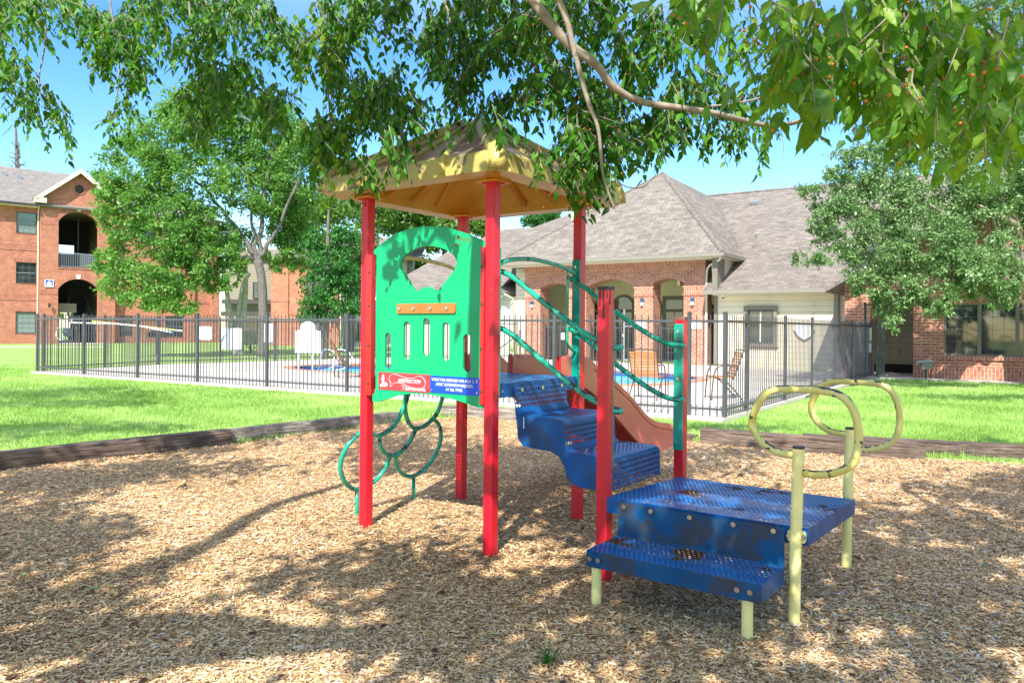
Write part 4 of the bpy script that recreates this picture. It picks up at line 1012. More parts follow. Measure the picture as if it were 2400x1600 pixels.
# pointed shield-shaped banner on the siding
m = MB(); m.prism([(3.03, 1.50), (3.62, 1.50), (3.62, 1.30), (3.52, 1.12), (3.33, 1.0), (3.14, 1.12), (3.03, 1.30)], -.03, -.005, 'xz')
m.mats = []; SH = m.build('shield_sign', 'white_sign'); 
SH.location = (CFO[0], CFO[1], 0); SH.rotation_euler = (0, 0, -CFT); tag(SH, 'white shield-shaped plaque on the cream siding behind the fence', 'plaque')
m = MB(); m.tube([(3.0, -.02, 1.30), (3.13, -.02, 1.08), (3.33, -.02, .96), (3.53, -.02, 1.08), (3.65, -.02, 1.30)], .022, 6); m.build('shield_border', 'brown_cap', SH)
# brick gate pillar and entrance gable
m = MB(); m.box((4.92, -2.05, 0), (5.60, -1.30, 2.46)); m.box((4.92, -1.3, 0), (5.1, .0, 2.46)); m.build('gate_pillar', 'brick_club', CH_)
m = MB(); m.box((5.1, .35, .12), (6.9, .5, 2.6)); m.build('alcove_wall', 'siding_cream', CH_)
m = MB(); m.box((5.1, .30, 0), (6.9, .345, .30)); m.build('alcove_base', 'dark_inside', CH_)
m = MB(); m.box((6.05, .31, .62), (6.12, .34, .74)); m.build('outlet', 'grey_metal', CH_)
# brick wing on the right with the wide window
m = MB(); m.prism([(6.70, 0), (15, 0), (15, 2.46), (6.70, 2.46)], -2.1, -1.85, 'xz', holes=[[(7.44, .68), (9.95, .68), (9.95, 2.08), (7.44, 2.08)]]); BW = m.build('brick_wall', 'brick_club', CH_)
m = MB(); m.box((6.70, -1.85, 0), (6.9, .35, 2.46)); m.build('brick_wall', 'brick_club', CH_)
m = MB(); m.box((7.40, -2.15, .57), (10, -2.103, .66)); m.box((6.72, -2.125, .02), (15, -2.103, .36)); m.build('soldier_course', 'brick_club_soldier', BW)
m = MB(); m.box((4.92, -2.12, 2.463), (15, -1.8, 2.75)); m.build('lintel', 'brick_club', CH_)
for x0, x1 in ((7.44, 8.26), (8.26, 9.10), (9.10, 9.95)): window(CH_, x0, x1, .68, 2.08, -2.06, 'trim_taupe', 3, 4, .045, sash=False, mun='trim_taupe', mw=.010)
m = MB(); m.box((8.36, -1.98, .75), (9.0, -1.96, 2.0)); m.build('curtain', 'curtain', CH_)
m = MB(); m.prism([(4.92, 2.753), (14.3, 2.753), (9.6, 5.35)], -2.05, -1.85, 'xz'); m.build('gable_wall', 'brick_club', CH_)
roofpoly('gable_roof', [[(4.45, -2.7, 2.50), (9.6, -2.7, 5.45), (9.6, 6.5, 5.45), (4.45, 3.5, 2.50)], [(14.8, -2.7, 2.50), (14.8, 3.5, 2.50), (9.6, 6.5, 5.45), (9.6, -2.7, 5.45)]], 'shingle_club')
# left wing beyond the porch
m = MB(); m.box((-15.0, .4, 0), (-8.2, .6, 2.6)); m.build('wing_wall', 'siding_white', CH_)
m = MB(); m.box((-8.2, .4, 0), (-7.52, .6, 3.74)); m.build('wing_wall', 'siding_cream', CH_)
m = MB(); m.box((-9.9, 1.9, 2.6), (-8.0, 2.0, 3.9)); m.build('wing_wall', 'siding_white', CH_)
m = MB(); m.box((-15.9, -.70, 2.50), (-8.7, -.605, 2.63)); m.build('gutter', 'trim_white', CH_)
roofpoly('side_gable_roof', [[(-9.6, -.2, 3.55), (-8.3, -.2, 2.75), (-8.3, 2, 2.75), (-9.6, 2, 3.55)], [(-9.6, -.2, 3.55), (-9.6, 2, 3.55), (-10.9, 2, 2.75), (-10.9, -.2, 2.75)]], 'shingle_club')
m = MB(); m.prism([(-10.8, 2.60), (-8.4, 2.60), (-8.4, 2.70), (-9.6, 3.45), (-10.8, 2.70)], 0, .3, 'xz'); m.build('side_gable', 'siding_white', CH_)
m = MB(); m.tube([(-8.35, -.2, 2.68), (-8.25, .3, 2.5), (-8.2, .35, .1)], .04, 8); m.build('downspout', 'trim_cream', CH_, smooth=True)
# roof vents
for p, q in ((-.17, 6.28),):
    m = MB(); z = mainz(q); m.prism([(-.19, 0), (.19, 0), (.15, .12), (-.15, .12)], -.16, .16, 'xz'); o = m.build('roof_vent', 'grey_metal', CH_); o.location = (p, q, z-.02); o.rotation_euler = (R_(20), 0, 0)
m = MB(); m.tube([(.7, 3.17, mainz(3.17)-.05), (.7, 3.17, mainz(3.17)+.32)], .03, 10); m.box((.56, 3.0, mainz(3.0)+.01), (.84, 3.28, mainz(3.28)+.03)); m.build('vent_pipe', 'gutter_taupe', CH_)
m = MB(); m.box((-8.4, 5.3, 5.9), (-7.8, 5.9, 7.0)); m.build('chimney', 'trim_cream', CH_)
wall_lamp('blue and white lamp on the rightmost brick pier', -.44, 2.28, -.004, CFO, CFT)
wall_lamp('blue and white lamp on the brick pier between two arches', -2.35, 2.28, -.004, CFO, CFT)
wall_lamp('blue and white lamp on the leftmost brick pier', -7.12, 2.24, -.004, CFO, CFT)
# small notices on the piers
for x0, x1, z0, z1, lb in ((-.62, -.12, 1.33, 1.62, 'blank white notice board on the right brick pier'), (-2.62, -2.2, 1.33, 1.62, 'blank white notice board on the middle brick pier'), (-5.97, -5.80, .86, 1.12, 'small white notice hanging in the left arch of the porch')):
    m = MB(); y = -.02 if x0 > -5 else 3.4; m.box((0, 0, 0), (x1-x0, .015, z1-z0)); o = m.build('notice_board', 'white_sign')
    P = fromL(x0, y-.018 if x0 > -5 else .28, z0, CFO, CFT); o.location = P; o.rotation_euler = (0, 0, -CFT); tag(o, lb, 'notice')
# security dome
e = empty('security_camera', fromL(.78, -.42, 2.46, CFO, CFT), -CFT, 'small white dome camera under the eave', 'camera')
m = MB(); m.tube([(0, 0, 0), (0, 0, -.05)], .075, 16); m.build('mount', 'trim_white', e)
m = MB(); m.tube([(0, 0, -.045), (0, 0, -.07), (0, 0, -.09), (0, 0, -.105)], [.058, .05, .035, .012], 16); m.build('dome', 'glass_dark', e, smooth=True)
# inner metal fence between the porch piers
pf = fromL(-7.0, .34, 0, CFO, CFT)
for x0, x1, lb in ((-6.74, -5.47, 'grey metal fence in the left porch arch'), (-4.67, -3.3, 'grey metal fence in the wide middle porch arch'), (-1.93, -.80, 'grey metal fence in the right porch arch')):
    P0 = fromL(x0, .34, 0, CFO, CFT); P1 = fromL(x1, .34, 0, CFO, CFT)
    fence('porch_fence', P0[:2], P1[:2], [.03, x1-x0-.03], lb, h=1.45, gap=.11)
e = empty('porch_gate', fromL(-3.3, .34, 0, CFO, CFT), -CFT, 'pale metal gate with a tall frame in the wide porch arch', 'gate')
m = MB(); m.box((.03, -.03, 0), (.09, .03, 2.03)); m.box((.55, -.03, 0), (.60, .03, 1.5)); m.box((.03, -.02, 1.38), (.6, .02, 1.42)); m.box((.03, -.02, .12), (.6, .02, .18)); m.build('frame', 'grey_metal', e)
m = MB()
for i in range(1, 6): m.box((.09+i*.078, -.008, .15), (.104+i*.078, .008, 1.4))
m.build('bars', 'fence_metal', e)
m = MB(); m.box((-.02, -.05, 1.02), (.06, -.035, 1.10)); m.build('latch', 'trim_white', e)

# ================================================================== LEFT APARTMENT BLOCK
AB = empty('apartment_building', (LFO[0], LFO[1], 0), -LFT, 'three-storey red brick apartment block with an arched stairwell under a gable', 'building')
wins = [(.83, 1.95, 7.07, 8.42), (.83, 1.95, 3.87, 5.21), (.83, 1.95, .66, 2.05), (-2.6, -1.5, 7.07, 8.42), (-2.6, -1.5, 3.87, 5.21), (-2.6, -1.5, .66, 2.05)]
m = MB(); m.prism([(-9, -1), (2.1, -1), (2.1, 8.98), (-9, 8.98)], 0, .3, 'xz', holes=[[(a, c), (b, c), (b, d), (a, d)] for a, b, c, d in wins]); WA = m.build('brick_wall', 'brick_flat', AB)
for i, (a, b, c, d) in enumerate(wins): window(AB, a, b, c, d, .06, 'trim_dark', 3, 4, .04, pane='blind_glass' if i in (2, 0) else 'glass_dark', sill='brick_flat', mun='grey_metal', mw=.01)
m = MB()
for z0, z1 in ((8.42, 8.66), (5.21, 5.45), (2.05, 2.29)):
    m.box((.70, -.012, z0), (2.05, -.001, z1)); m.box((-2.75, -.012, z0), (-1.35, -.001, z1))
for z in (6.05, 2.85, -.2): m.box((-9, -.022, z), (2.1, -.001, z+.26))
m.box((-9, -.03, 8.72), (2.1, -.001, 8.97))
m.build('soldier_course', 'brick_flat_soldier', WA)
m = MB()
for z in (6.05, 2.85): m.box((-9, -.035, z-.07), (2.1, -.003, z)); m.box((-9, -.035, z+.26), (2.1, -.003, z+.33))
m.build('brick_band', 'brick_flat', WA)
# pavilion
yP = -.28
low = [(3.13, -1), (3.13, 3.6)] ; 
outer = [(2.1, -1), (3.13, -1)] + list(reversed(arc_pts(3.13, 5.52, 3.56, 4.27, 16))) + [(5.52, -1), (6.56, -1), (6.56, 9.7), (4.30, 11.42), (2.1, 9.7)]
uph = [(3.13, 5.0), (5.50, 5.0)] + arc_pts(3.13, 5.50, 8.02, 8.72, 16)
m = MB(); m.prism(outer, yP, yP+.35, 'xz', holes=[uph, ell(4.31, 10.23, .30, .30, 20)]); PV = m.build('gable_wall', 'brick_flat', AB)
m = MB(); arch_band(m, 3.13, 5.52, 3.56, 4.27, .28, yP-.03, yP+.02, 18); arch_band(m, 3.13, 5.50, 8.02, 8.72, .28, yP-.03, yP+.02, 18)
for z in (7.72, 3.2):
    m.box((2.1, yP-.02, z), (3.12, yP-.002, z+.26)); m.box((5.53, yP-.02, z), (6.56, yP-.002, z+.26))
m.build('soldier_course', 'brick_flat_soldier', PV)
m = MB(); m.prism([(4.2, 8.76), (4.40, 8.76), (4.44, 9.02), (4.16, 9.02)], yP-.06, yP-.032, 'xz'); m.prism([(4.2, 4.28), (4.40, 4.28), (4.44, 4.55), (4.16, 4.55)], yP-.06, yP-.032, 'xz'); m.build('keystone', 'trim_white', PV)
m = MB(); m.prism(ell(4.31, 10.23, .38, .38, 24), yP-.04, yP-.002, 'xz', holes=[ell(4.31, 10.23, .28, .28, 24)]); GV = m.build('gable_vent', 'brick_flat_soldier', PV)
m = MB()
for i in range(9): m.box((4.31-.27, yP+.02, 10.0+i*.055), (4.31+.27, yP+.05, 10.02+i*.055), rx=0)
m.prism(ell(4.31, 10.23, .29, .29, 20), yP+.06, yP+.08, 'xz'); m.build('louvre', 'trim_dark', GV)
m = MB(); m.box((3.10, yP-.04, 4.92), (5.55, yP+.3, 5.0)); m.build('sill', 'brick_flat', PV)
for x in (2.1, 6.56):
    m = MB(); m.box((x-.001 if x > 5 else x, yP+.35, -1), (x+.25 if x < 5 else x-.25, 2.0, 9.6)); m.build('side_wall', 'brick_flat', AB)
# stairwell inside
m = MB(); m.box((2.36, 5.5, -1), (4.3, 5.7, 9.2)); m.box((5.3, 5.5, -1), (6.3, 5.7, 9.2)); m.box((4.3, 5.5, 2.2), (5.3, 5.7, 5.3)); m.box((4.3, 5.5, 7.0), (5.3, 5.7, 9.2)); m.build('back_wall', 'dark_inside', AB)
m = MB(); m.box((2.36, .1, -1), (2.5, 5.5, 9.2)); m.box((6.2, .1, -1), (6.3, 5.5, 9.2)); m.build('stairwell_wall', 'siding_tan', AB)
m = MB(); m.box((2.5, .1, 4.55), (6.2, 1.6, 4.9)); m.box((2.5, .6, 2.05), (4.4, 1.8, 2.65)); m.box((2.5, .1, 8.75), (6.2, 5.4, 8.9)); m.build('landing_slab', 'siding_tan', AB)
m = MB()
for i in range(14):
    m.box((4.35, .2+i*.22, .0+i*.18), (5.5, .46+i*.22, .045+i*.18))
for x in (4.33, 5.52): m.prism([(.1, -.15), (.35, -.15), (3.3, 2.45), (3.1, 2.6)], x-.02, x+.02, 'yz')
for i in range(10): m.box((4.35, 3.4-i*.2, 2.6+i*.19), (5.5, 3.6-i*.2, 2.64+i*.19))
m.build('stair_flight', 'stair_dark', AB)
m = MB()
for x in (4.33, 5.5):
    for zz in (.9,): m.tube([(x, .1, zz), (x, 3.0, zz+2.4)], .022, 6)
    for i in range(6): m.tube([(x, .15+i*.5, .1+i*.4), (x, .15+i*.5, .95+i*.4)], .012, 5)
m.build('stair_rail', 'grey_metal', AB)
m = MB(); m.box((3.15, yP+.10, 5.92), (5.48, yP+.14, 5.98)); m.box((3.15, yP+.10, 5.05), (5.48, yP+.14, 5.10))
for i in range(12): m.box((3.2+i*.105, yP+.11, 5.08), (3.225+i*.105, yP+.13, 5.95))
for i in range(9): m.box((4.45+i*.115, yP+.115, 5.08), (4.49+i*.115, yP+.135, 5.95))
for i in range(7): m.box((4.42, yP+.115, 5.12+i*.12), (5.48, yP+.13, 5.17+i*.12))
m.build('balcony_rail', 'grey_metal', AB)
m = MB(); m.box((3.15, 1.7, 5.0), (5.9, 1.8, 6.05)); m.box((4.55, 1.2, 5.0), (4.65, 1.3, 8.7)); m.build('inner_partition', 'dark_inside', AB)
# roofs
def add_roof(parent, faces, mat, name='roof', th=.12):
    m = MB()
    for f in faces: m.poly(f, mat)
    o = m.build(name, None, parent, fix=False); s = o.modifiers.new('thick', 'SOLIDIFY'); s.thickness = th; s.offset = -1; return o
add_roof(AB, [[(-9, -.55, 8.95), (2.0, -.55, 8.95), (6.6, -.55, 8.95), (13.9, -.55, 8.95), (9.5, 6.5, 12.3), (-4.5, 6.5, 12.3)], [(-9, -.55, 8.95), (-4.5, 6.5, 12.3), (-9, 13, 8.95)]], 'shingle_flat')
add_roof(AB, [[(1.72, -.75, 9.38), (4.31, -.75, 11.55), (4.31, 7.0, 11.55), (1.72, 3.0, 9.38)], [(6.9, -.75, 9.38), (6.9, 3.0, 9.38), (4.31, 7.0, 11.55), (4.31, -.75, 11.55)]], 'shingle_flat')
m = MB()
for sx in (-1, 1):
    a = (4.31, 11.53); b = (4.31+sx*2.62, 9.33)
    m.prism([a, b, (b[0], b[1]-.28), (b[0]-sx*.5, b[1]-.28) if False else (b[0]-sx*.01, b[1]-.28), (a[0], a[1]-.30)], -.79, -.70, 'xz')
m.box((1.72, -.79, 9.05), (2.35, -.3, 9.36)); m.build('rake_board', 'trim_cream', AB)
m = MB(); m.box((-9, -.66, 8.80), (1.75, -.556, 8.93)); m.build('gutter', 'trim_dark', AB)
m = MB(); m.tube([(2.02, -.35, 8.9), (2.02, -.08, 8.6), (2.02, -.07, 0)], .045, 8); m.build('downspout', 'trim_cream', AB)
m = MB(); m.box((-9, -.55, 8.74), (1.9, -.005, 8.79)); m.build('soffit', 'trim_cream', AB)
for p in ((.8, 4.5), (1.6, 4.2)):
    m = MB(); z = 8.95 + (p[1]+.55)*.475; m.box((p[0]-.12, p[1]-.12, z-.1), (p[0]+.12, p[1]+.12, z+.22)); m.build('roof_vent', 'grey_metal', AB)
# building number board: blue square with a white roof emblem
m = MB(); m.box((2.36, yP-.05, 3.68), (2.86, yP-.004, 4.15)); BS = m.build('building_sign', 'plaque_blue'); BS.location = (LFO[0], LFO[1], 0); BS.rotation_euler = (0, 0, -LFT); tag(BS, 'small blue and white square sign on the brick stairwell gable', 'sign')
m = MB(); m.prism([(2.36, 3.68), (2.86, 3.68), (2.86, 4.15), (2.36, 4.15)], yP-.056, yP-.0505, 'xz', holes=[[(2.40, 3.72), (2.82, 3.72), (2.82, 4.11), (2.40, 4.11)]])
m.prism([(2.45, 3.92), (2.77, 3.92), (2.61, 4.07)], yP-.056, yP-.0505, 'xz'); m.box((2.47, yP-.056, 3.74), (2.75, yP-.0505, 3.89)); m.build('emblem', 'white_sign', BS)
e = empty('wall_lantern', fromL(2.6, yP-.01, 2.5, LFO, LFT), -LFT, 'black lantern on the brick left of the stairwell arch', 'lantern')
m = MB(); m.tube([(0, 0, .1), (0, -.14, .16), (0, -.2, .1)], .012, 6); m.tube([(0, -.2, -.18), (0, -.2, -.14), (0, -.2, .06), (0, -.2, .13)], [.04, .06, .085, .01], 6); m.build('housing', 'black_metal', e)
# facade going on behind the trees
w2s = [(10.05, 11.25, .40, 1.90), (10.05, 11.25, 3.8, 5.0), (8.3, 9.3, 3.8, 5.0), (7.0, 7.8, .5, 1.9), (10.05, 11.25, 7.0, 8.3), (8.3, 9.3, 7.0, 8.3)]
m = MB(); m.prism([(6.56, -1), (13.74, -1), (13.74, 8.98), (6.56, 8.98)], .25, .55, 'xz', holes=[[(a, c), (b, c), (b, d), (a, d)] for a, b, c, d in w2s]); WB = m.build('brick_wall', 'brick_flat', AB)
for a, b, c, d in w2s: window(AB, a, b, c, d, .31, 'trim_dark', 3, 4, .04, sill='brick_flat', mun='grey_metal', mw=.01)
m = MB(); m.box((6.57, .22, 2.85), (13.74, .248, 3.1)); m.box((6.57, .22, 6.05), (13.74, .248, 6.3)); m.build('soldier_course', 'brick_flat_soldier', WB)
m = MB(); m.box((11.55, .05, -1), (12.0, .245, 8.9)); m.box((13.2, -.1, -1), (13.75, .245, 8.9)); m.build('brick_pilaster', 'brick_flat', WB)
m = MB(); m.box((13.76, .25, -1), (13.9, 3.0, 8.95)); m.build('brick_wall', 'brick_flat', AB)

# second building behind the big tree
MBd = empty('rear_apartment', (0, 50, 0), 0, 'brick and siding apartment building with balconies behind the big tree', 'building')
m = MB(); m.box((-19.3, 1.2, -1), (-15.6, 1.4, 6.4)); m.build('siding_wall', 'siding_tan', MBd)
m = MB(); m.box((-19.3, .6, 2.72), (-15.6, 1.19, 3.0)); m.box((-19.3, .9, 5.7), (-15.6, 1.19, 5.95)); m.build('band_board', 'trim_dark', MBd)
m = MB(); m.box((-19.25, .35, 1.9), (-15.65, .5, 2.2)); m.build('balcony_edge', 'trim_dark', MBd)
m = MB(); m.box((-15.72, -.3, -1), (-14.6, 1.4, 5.75)); m.box((-14.6, -.2, -1), (-11.3, 0, 5.75)); m.build('brick_wall', 'brick_flat', MBd)
m = MB(); m.box((-15.74, -.33, 2.85), (-14.58, -.303, 3.1)); m.box((-14.6, -.23, 2.0), (-11.3, -.203, 2.3)); m.build('soldier_course', 'brick_flat_soldier', MBd)
m = MB(); m.box((-11.3, .3, -1), (-6.5, .5, 5.75)); m.build('siding_wall', 'siding_white', MBd)
window(MBd, -17.4, -16.55, 3.1, 4.2, 1.12, 'trim_dark', 3, 4, .04); window(MBd, -13.4, -12.3, 3.3, 4.75, -.27, 'trim_dark', 3, 4, .04, sill='brick_flat'); window(MBd, -13.4, -12.3, .2, 1.6, -.27, 'trim_dark', 3, 4, .04, sill='brick_flat')
window(MBd, -10.6, -9.4, 3.2, 4.2, .22, 'trim_dark', 3, 3, .04); window(MBd, -10.6, -9.4, .3, 1.6, .22, 'trim_dark', 3, 3, .04); window(MBd, -18.2, -17.0, -.1, 1.8, 1.12, 'trim_dark', 2, 2, .05)
m = MB(); m.box((-11.4, .1, 2.55), (-6.5, .29, 2.75)); m.build('band_board', 'trim_dark', MBd)
add_roof(MBd, [[(-15.9, -.8, 5.75), (-11.0, -.8, 5.75), (-11.0, 4, 7.6), (-14.6, 4, 7.6)], [(-11.0, -.3, 5.75), (-6, -.3, 5.75), (-6, 4, 7.6), (-11.0, 4, 7.6)]], 'shingle_flat')
m = MB(); m.box((-15.9, -.88, 5.62), (-11.0, -.81, 5.75)); m.box((-11.0, -.38, 5.62), (-6, -.31, 5.75)); m.build('gutter', 'trim_dark', MBd)
m = MB(); m.box((-15.9, -.8, 5.6), (-11.0, -.2, 5.62)); m.build('soffit', 'trim_cream', MBd)

# a blue car glimpsed through the stairwell passage
def car():
    P = atY(172, 800, 60); e = empty('parked_car', (P[0], 60, 0), R_(0), 'blue car glimpsed through the brick stairwell passage', 'car')
    m = MB(); m.prism([(-.85, .3), (.85, .3), (.88, .75), (.80, .95), (-.80, .95), (-.88, .75)], 0, 4.2, 'xz'); m.build('body', 'car_paint', e, bevel=.05)
    m = MB(); m.prism([(-.75, .95), (.75, .95), (.6, 1.42), (-.6, 1.42)], 1.0, 3.4, 'xz'); m.build('cabin', 'glass_dark', e, bevel=.04)
    for x in (-.6, .6):
        m = MB(); m.box((x-.16, -.03, .62), (x+.16, 0.01, .78)); m.build('headlight', 'lens_white', e)
    for x in (-.78, .62):
        for y in (.8, 3.4):
            m = MB(); m.tube([(x, y, .32), (x+.16, y, .32)], .32, 16); m.build('wheel', 'black_rubber', e)
car()

# ================================================================== POOLSIDE THINGS
def strap_panel(m, P, n, w, hfun):
    pass
def patio_chair(loc, rz, label):
    e = empty('patio_chair', loc, rz, label, 'chair', 'orange strap chairs on the pool deck')
    r = .013
    for s in (-1, 1):
        x = s*.26
        m = MB(); m.tube(spline([(x, .22, 0), (x, .20, .25), (x, .17, .48), (x, .10, .60), (x, -.05, .62), (x, -.24, .62)], 4), r, 8)
        m.tube(spline([(x, -.34, 0), (x, -.16, .22), (x, .0, .36), (x, .2, .42)], 4), r, 8); m.build('side_frame', 'chair_brown', e, smooth=True)
    m = MB(); m.tube(spline([(-.24, -.14, .36), (-.25, -.22, .50), (-.25, -.34, .86), (-.22, -.36, .90), (.22, -.36, .90), (.25, -.34, .86), (.25, -.22, .50), (.24, -.14, .36)], 3), r, 8)
    m.tube([(-.26, .22, .41), (.26, .22, .41)], r, 8); m.build('back_frame', 'chair_brown', e, smooth=True)
    m = MB()
    for i in range(9):
        t = i/8; y = -.19-.15*t; z = .42+.42*t; m.box((-.25, -.006, -.02), (.25, .006, .02), at=(0, y, z), rx=R_(18))
    m.build('back_straps', 'strap_orange', e)
    m = MB()
    for i in range(9):
        y = -.14 + .043*i; m.box((-.25, y-.017, .405), (.25, y+.017, .42))
    m.build('seat_straps', 'strap_orange', e)
    return e
patio_chair((2.50, 13.93, .06), R_(-28), 'orange strap chair with its back to the playset, left of two')
patio_chair((3.82, 13.95, .06), R_(88), 'orange strap chair seen side-on by the fence corner post')
def lounge():
    e = empty('lounge_chair', (-4.15, 19.0, .06), R_(-68), 'orange strap lounge chair with a raised back beside the pool', 'lounge chair')
    # x across, y toward the foot end
    r = .014; m = MB()
    for s in (-1, 1):
        x = s*.31
        m.tube(spline([(x, -.05, .30), (x, .5, .30), (x, 1.25, .30), (x, 1.35, .28)], 3), r, 8)
        m.tube(spline([(x, -.2, .30), (x, -.22, .06), (x, -.15, .0), (x, .35, .0), (x, .45, .06), (x, .5, .30)], 3), r, 8)
        m.tube([(x, -.05, .30), (x, -.30, .62)], r, 8)
    m.tube([(-.31, 1.35, .28), (.31, 1.35, .28)], r, 8); m.build('frame', 'chair_brown', e, smooth=True)
    m = MB(); m.tube(spline([(-.30, .0, .31), (-.30, -.36, .86), (-.26, -.42, .93), (.26, -.42, .93), (.30, -.36, .86), (.30, .0, .31)], 3), r, 8); m.build('back_frame', 'chair_brown', e, smooth=True)
    m = MB()
    for i in range(15):
        t = i/14; m.box((-.30, -.007, -.018), (.30, .007, .018), at=(0, -.02-.37*t, .34+.54*t), rx=R_(34))
    m.build('back_straps', 'strap_orange', e)
    m = MB()
    for i in range(26): m.box((-.30, .04+i*.05, .302), (.30, .076+i*.05, .312))
    m.build('seat_straps', 'strap_orange', e)
lounge()
# big blank sign with an arched top on two white posts
def arch_sign():
    Y = 21.3; a = atY(692.5, 826.5, Y); b = atY(751, 826.5, Y); t = atY(721, 752.8, Y); sh = atY(692, 774.5, Y)
    e = empty('arched_sign', ((a[0]+b[0])/2, Y, 0), 0, 'blank white sign with an arched top standing by the pool', 'sign')
    w = (b[0]-a[0])/2; zb, zs, zt_ = a[2], sh[2], t[2]
    m = MB(); o = [(-w, zb), (w, zb), (w, zs), (w-.10, zs), (w-.12, zs+.03)] + [(math.sin(R_(x))*(w-.13), zs+.04+math.cos(R_(x))*(zt_-zs-.04)) for x in range(82, -83, -12)] + [(-w+.12, zs+.03), (-w+.10, zs), (-w, zs)]
    m.prism(o, -.02, .02, 'xz'); m.build('board', 'white_sign', e)
    for x in (-.27, .12):
        m = MB(); m.tube([(x, .05, 0), (x, .05, zb+.3)], .02, 10); m.build('post', 'pole_white', e, smooth=True)
arch_sign()
for x, lb in ((-5.05, 'curved white pool handrail right of the arched sign, nearer one'), (-4.65, 'curved white pool handrail right of the arched sign, farther one')):
    m = MB(); m.tube(spline([(x-.5, 21.9, .06), (x-.15, 21.85, .12), (x+.1, 21.8, .35), (x-.05, 21.8, .6), (x-.35, 21.75, .62), (x-.45, 21.75, .08)], 5), .02, 8)
    tag(m.build('pool_handrail', 'pole_white', smooth=True), lb, 'handrail', 'white pool handrails')
# blank backs of three signs fixed to the back fence
for px0, px1, py0, py1, Y, lb in ((467.5, 496, 765, 796, 25.0, 'smallest blank white sign on the back fence, leftmost'), (518, 566, 769, 818.5, 26.0, 'large square blank white sign on the back fence'), (617.5, 639, 758, 801, 27.6, 'narrow blank white sign on the fence in front of the big trunk')):
    a = atY(px0, py1, Y); b = atY(px1, py0, Y); m = MB(); m.prism(rrect(0, 0, b[0]-a[0], b[2]-a[2], .04), -.01, .01, 'xz'); o = m.build('fence_sign', 'white_sign'); o.location = (a[0], Y, a[2]); tag(o, lb, 'sign', 'blank sign backs on the pool fence')
# long cleaning poles laid along the fence
def poles():
    Y = 21.2
    def pt(px, py, dy=0): a = atY(px, py, Y+dy); return a
    e = empty('cleaning_pole', (0, 0, 0), 0, 'long white pole with a blue tip hung on the fence', 'pole')
    m = MB(); m.tube([pt(*p) for p in ((165, 756), (225, 757.5), (270, 758.5), (330, 764), (395, 777))], .020, 8); m.build('shaft', 'pole_white', e)
    m = MB(); m.tube([pt(395, 777), pt(404, 779)], .026, 8); m.build('tip', 'pole_blue', e)
    e = empty('cleaning_pole', (0, 0, 0), 0, 'long yellow pole hung on the fence above the white pole', 'pole')
    m = MB(); m.tube([pt(*p, .15) for p in ((215, 752.5), (270, 758), (330, 764), (395, 771.5), (424, 775))], .018, 8); m.build('shaft', 'pole_yellow', e)
    m = MB(); m.tube([pt(416, 774, .13), pt(427, 775.2, .13)], .022, 8); m.build('tip', 'pole_white', e)
    m = MB(); m.tube(spline([pt(*p) for p in ((170, 750.5), (158, 752), (145, 757), (135, 770), (132, 785), (137, 795), (146, 796.5), (148, 790), (145, 776), (147, 762), (155, 752))], 4), .012, 8)
    tag(m.build('rescue_hook', 'pole_white', smooth=True), 'white shepherd-crook rescue hook curling at the left end of the poles', 'rescue hook')
poles()
# barbecue
P = (-15.6, 33.5, 0)
e = empty('charcoal_grill', P, 0, 'black park grill on a post on the far lawn', 'grill')
m = MB(); m.tube([(0, 0, 0), (0, 0, .75)], .05, 10); m.build('post', 'black_metal', e)
m = MB(); m.box((-.32, -.25, .75), (.32, .25, .80)); m.box((-.32, .21, .8), (.32, .25, 1.05)); m.box((-.32, -.25, .8), (-.28, .25, 1.0)); m.box((.28, -.25, .8), (.32, .25, 1.0)); m.box((-.29, -.24, .93), (.29, .2, .95)); m.build('firebox', 'black_metal', e)
# floodlight by the brick wall
e = empty('flood_light', fromL(7.05, -2.45, 0, CFO, CFT), -CFT+R_(20), 'small metal floodlight on a stake before the brick wall', 'floodlight')
m = MB(); m.tube([(0, 0, 0), (0, 0, .32)], .03, 8); m.tube([(.13, .02, 0), (.13, .02, .3)], .02, 8); m.build('stake', 'black_metal', e)
m = MB(); m.prism([(-.16, .30), (.12, .30), (.16, .52), (-.10, .50)], -.10, .10, 'xz'); m.build('housing', 'gutter_taupe', e, bevel=.01)
m = MB(); m.box((-.2, -.12, .50), (.18, .12, .54), ry=R_(-8)); m.build('visor', 'grey_metal', e)

